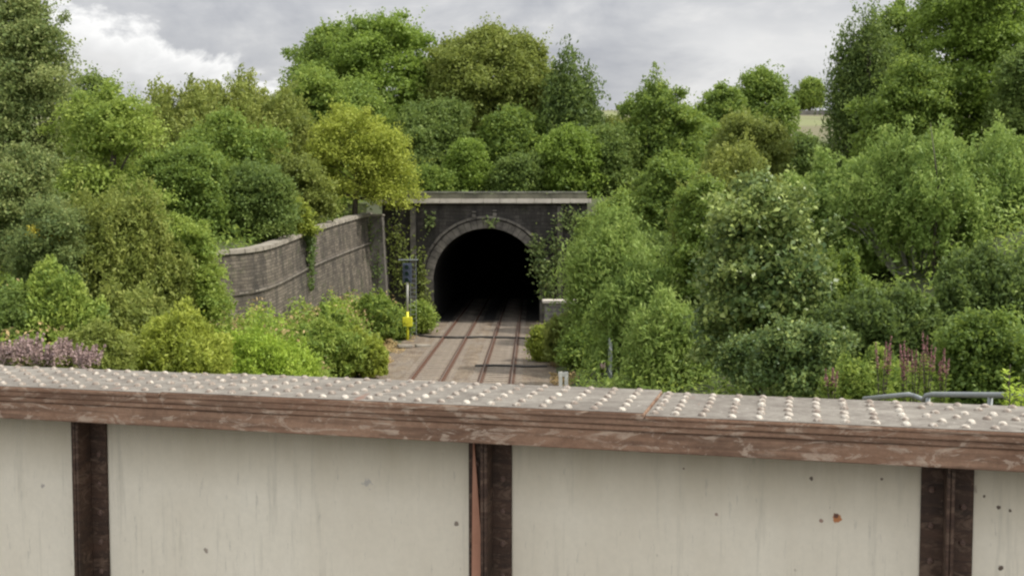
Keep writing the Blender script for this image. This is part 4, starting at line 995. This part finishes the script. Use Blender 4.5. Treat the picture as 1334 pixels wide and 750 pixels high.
shoot_plant('leafy_shoot', 'low lime green shoots touching the girder top at the right edge', 1322, 503, 6.6, .8, 7, 'lime', .055)
shoot_plant('leafy_shoot', 'lime green shoots half cut off by the right edge', 1340, 492, 6.8, .9, 7, 'lime', .055)

# ivy hanging on portal and wall
def patch(name, label, pts, mat, leaf, n_, group=None, tb=.5):
    SEED[0] += 1; rs = np.random.default_rng(SEED[0]); P_ = []
    for (c_, r_, k_) in pts:
        q = rs.normal(size=(k_, 3)) * np.array(r_) * .5; P_.append(np.array(c_) + q)
    P_ = np.vstack(P_); c0 = Vector(P_.mean(0)); t = empty(name, (c0.x, c0.y, float(P_[:, 2].min()))); tag(t, label, 'ivy', group); P_ = P_ - np.array(t.location)
    leaves_obj('leaves', P_, unit(rs.normal(size=P_.shape) * .6 + np.array([.1, -1, .5])), leaf * rs.uniform(.6, 1.3, len(P_)), tb + rs.normal(size=len(P_)) * .22, LM[mat], t)
    m = MB(); L0 = np.array(t.location)
    for (c_, r_, k_) in pts:
        c1 = Vector(np.array(c_) - L0)
        for q in range(4):
            m.tube([c1 + Vector((rs.normal() * r_[0] * .3, .08, r_[2] * .5)), c1 + Vector((rs.normal() * r_[0] * .2, .08, 0)), c1 + Vector((rs.normal() * r_[0] * .3, .08, -r_[2] * .6))], [.02, .02, .01], 5)
    m.build('stem', bark, t)
def wp(px, py, Y): return tuple(at(px, py, Y))
patch('ivy', 'ragged pale ivy hanging down the right side of the arch', [(wp(700, 325, 82.6), (.7, .25, 1.0), 240), (wp(705, 350, 82.5), (.8, .3, 1.0), 260), (wp(712, 375, 82.5), (.7, .3, 1.2), 220), (wp(725, 330, 82.6), (.7, .3, 2.2), 300)], 'blue', .26, 0, tb=.3)
patch('ivy', 'ivy spreading over the stone between the pier and the arch', [(wp(516, 310, 82.5), (.9, .25, 2.0), 260), (wp(522, 350, 82.3), (1.0, .3, 2.2), 330), (wp(549, 360, 82.6), (.5, .2, 2.4), 260), (wp(555, 395, 82.4), (.6, .3, 1.2), 220)], 'olive', .24, 0, tb=.25)
patch('ivy', 'small pale weeds rooted above the crown of the arch', [(wp(560, 290, 82.7), (.5, .15, .7), 60), (wp(640, 290, 82.6), (.5, .15, .4), 50), (wp(745, 285, 82.6), (1.2, .3, 1.0), 260)], 'blue', .24, 0, tb=.3)
q = Vector((float(wallx(65.4)) + .25, 65.4, float(wallz(65.4))))
patch('ivy', 'dark ivy tuft trailing down over the wall coping', [((q.x, q.y, q.z - .3), (.35, .6, .8), 260), ((q.x + .08, q.y, q.z - 1.3), (.25, .45, 1.6), 300), ((q.x + .1, q.y, q.z - 2.6), (.15, .3, 1.4), 80)], 'dark', .2, 0, tb=.3)
q = Vector((-10.1, 80.9, 7)); patch('ivy', 'thin dull creeper on the pier beside the wall end', [((q.x - .4, q.y, 6.2), (.3, .3, 2.6), 150), ((q.x + .2, q.y, 4.2), (.4, .3, 2.6), 150)], 'dark', .18, 0, tb=.35)

# ------------------------------------------------------------------ ground cover (uncountable)
def cover_field(name, n_, xr, yr, mat, leaf, hmax, keep, tb=.45):
    rs = np.random.default_rng(n_); P_ = []
    while len(P_) < n_:
        x = rs.uniform(*xr); y = rs.uniform(*yr)
        if not keep(x, y): continue
        g = gh(x, y); P_.append((x, y, g + rs.random() ** 1.5 * hmax * (.6 + .4 * math.sin(x * 1.3 + 2 * math.sin(y * .8)))))
    P_ = np.array(P_); tag(leaves_obj(name, P_, unit(rs.normal(size=P_.shape) * .7 + np.array([0, -.2, .8])), leaf * rs.uniform(.6, 1.4, len(P_)), tb + rs.normal(size=len(P_)) * .22, LM[mat], None, aspect=.4), kind='stuff')
def rowwall(x, y): return x > (float(wallx(y)) + .4 if y > 48.5 else -60)
NS = lambda x, y: not (x > sx - 1.2 and x < sx + 1.6 and 58 < y < 71.5)
cover_field('undergrowth', 60000, (-24, -6), (22, 82), 'mid', .24, 1.7, lambda x, y: rowwall(x, y) and x - y * SK < -8.5 and NS(x, y), .72)
cover_field('undergrowth', 26000, (-24, -6), (22, 82), 'lime', .22, 1.5, lambda x, y: rowwall(x, y) and x - y * SK < -8.7 and NS(x, y) and math.sin(x * .9 + 1.5 * math.sin(y * .35)) > .1, .3)
cover_field('undergrowth', 9000, (-22, -7), (30, 80), 'dry', .2, 1.9, lambda x, y: rowwall(x, y) and x - y * SK < -8.6 and NS(x, y) and math.sin(x * 1.7 - y * .5) > .4, .4)
cover_field('undergrowth', 52000, (2, 40), (14, 84), 'mid', .24, 1.5, lambda x, y: x - y * SK > 1.7, .6)
cover_field('undergrowth', 12000, (2, 22), (14, 70), 'willow', .22, 1.9, lambda x, y: x - y * SK > 2.0 and math.sin(x * 1.1 + y * .6) > .2, .5)
cover_field('undergrowth', 14000, (-34, -11), (49, 84), 'mid', .3, 1.5, lambda x, y: x < float(wallx(y)) - .7, .5)
cover_field('undergrowth', 18000, (-45, 75), (85.5, 125), 'mid', .4, 2.0, lambda x, y: True, .5)
cover_field('grass', 7000, (-10, 4), (50, 82), 'dry', .18, .22, lambda x, y: (-9.4 < x - y * SK < -7.6 or .9 < x - y * SK < 2.2) and math.sin(x * 2 + y * .9) > -.2, .3)
# distant woodland reading as one mass
rs = np.random.default_rng(5); cl = []
for k_ in range(200):
    x = rs.uniform(-110, 105); y = rs.uniform(128, 175)
    if 10 < x < 50 : 
        if rs.random() < .9: continue
    r_ = rs.uniform(2.0, 3.4); cl.append((x, y, gh(x, y) + rs.uniform(0, 1.2), r_, rs.random()))
cl = np.array(cl); P_, Nn, size, tint = crown(cl, .8, .5, rs, tintbase=.45, spray=2)
tag(leaves_obj('distant_woodland', P_, Nn, size, tint, LM['mid'], None), kind='stuff')

# drystone walls on the far field
dark_st = simple_mat('drystone', (.10, .095, .08), (.18, .17, .15), .3, .95, .4, 1)
for (pa, pb, Y, lab) in (((1030, 141), (1100, 137), 500, 'drystone wall across the pale field left of the tall dark tree'), ((880, 132), (935, 130), 520, 'far drystone wall on the brown moor edge')):
    a_ = at(*pa, Y); b_ = at(*pb, Y); m = MB(); k_ = 26; ps = []
    t = empty('field_wall', (a_.x, Y, gh(a_.x, Y))); tag(t, lab, 'wall')
    for i in range(k_):
        x0 = a_.x + (b_.x - a_.x) * i / k_; x1 = a_.x + (b_.x - a_.x) * (i + 1) / k_; g = min(gh(x0, Y), gh(x1, Y)); hh_ = 2.2 + random.uniform(-.15, .15)
        m.box(((x0 + x1) / 2 - a_.x, random.uniform(-.06, .06), g + hh_ / 2 - .2 - t.location.z), (x1 - x0 + .02, .7 + random.uniform(0, .05), hh_))
    m.build('stonework', dark_st, t)

# ------------------------------------------------------------------ light
SUN_EL = math.radians(50); SUN_AZ = math.radians(97)       # azimuth from +Y, negative = left
sd = Vector((math.sin(SUN_AZ) * math.cos(SUN_EL), math.cos(SUN_AZ) * math.cos(SUN_EL), math.sin(SUN_EL)))
ld = bpy.data.lights.new('sun', 'SUN'); ld.energy = 4.8; ld.angle = math.radians(2.0); ld.color = (1, .95, .86)
lo = bpy.data.objects.new('sun', ld); COL.objects.link(lo); lo.rotation_euler = (-sd).to_track_quat('-Z', 'Y').to_euler()

w = bpy.data.worlds.new('World'); SC.world = w; w.use_nodes = True; nt = w.node_tree; nt.nodes.clear(); n = N(nt)
out = n.node('ShaderNodeOutputWorld'); bg = n.node('ShaderNodeBackground'); nt.links.new(bg.outputs[0], out.inputs[0])
sky = n.node('ShaderNodeTexSky'); sky.sky_type = 'NISHITA'; sky.sun_disc = False; sky.sun_elevation = SUN_EL; sky.sun_rotation = SUN_AZ
bg.inputs[1].default_value = .1
co = n.coord('Generated'); xyz = n.sep(co)
yy = n.math('MAXIMUM', xyz[1], .05)
A = n.math('DIVIDE', xyz[0], yy); E = n.math('DIVIDE', xyz[2], yy)
nz = n.noise(n.map(co, (1, 1, 2.2)), 7, 7, .6, .3)
nz2 = n.noise(n.map(co, (1, 1, 2.6), (3, 1, 0)), 2.6, 5, .6, .2)
nz3 = n.noise(co, 22, 6, .62)
# grey cloud body
body = n.ramp(n.math('ADD', n.math('MULTIPLY', nz2, .55), n.math('MULTIPLY', nz, .45)), [(.32, (3.9, 4.05, 4.4)), (.43, (4.5, 4.65, 5.0)), (.50, (5.7, 5.8, 6.0)), (.56, (7.2, 7.2, 7.2)), (.64, (9.4, 9.35, 9.2))])
# bright cumulus whose edge falls from upper left to right
line = n.math('ADD', n.math('MULTIPLY_ADD', n.math('MULTIPLY_ADD', A, 1.0, .42), -.26, .195), n.math('MULTIPLY', n.math('SUBTRACT', nz, .5), .22))
line = n.math('ADD', line, n.math('MULTIPLY', n.math('SUBTRACT', nz3, .5), .03))
f = n.math('SUBTRACT', line, E)
white = n.ramp(n.math('MULTIPLY_ADD', f, 8.0, .2), [(.14, 0), (.27, 1), (.36, .75), (.62, .1), (1, 0)])
lim = n.ramp(n.math('MULTIPLY_ADD', A, 1.0, .6), [(.0, 1), (.44, 1), (.66, 0)])
wf = n.math('MULTIPLY', white, lim)
c = n.mix(wf, body, (9.6, 9.6, 9.5))
# brighter thin bank low on the right
bank = n.math('MULTIPLY', n.ramp(n.math('MULTIPLY_ADD', A, 1.0, .5), [(.62, 0), (.70, 1), (.95, 1)]), n.ramp(n.math('ADD', E, n.math('MULTIPLY', n.math('SUBTRACT', nz, .5), .12)), [(.10, .1), (.155, .85), (.19, .2), (.23, 0)]))
c = n.mix(n.math('MULTIPLY', bank, .85), c, (8.6, 8.6, 8.5))
cov = n.ramp(nz2, [(.22, .86), (.34, 1.0)])
c = n.mix(cov, sky.outputs[0], c)
zen = n.math('MULTIPLY_ADD', n.math('MAXIMUM', n.math('SUBTRACT', xyz[2], .12), 0.0), 1.5, 1.0)
back = n.math('MULTIPLY_ADD', n.math('MAXIMUM', n.math('MULTIPLY', xyz[1], -1.0), 0.0), .75, 1.0)  # added unseen brightening of the sky behind the camera, fills panel and portal
n.put(bg.inputs[1], n.math('MULTIPLY', n.math('MULTIPLY', zen, back), .1))
n.put(bg.inputs[0], c)
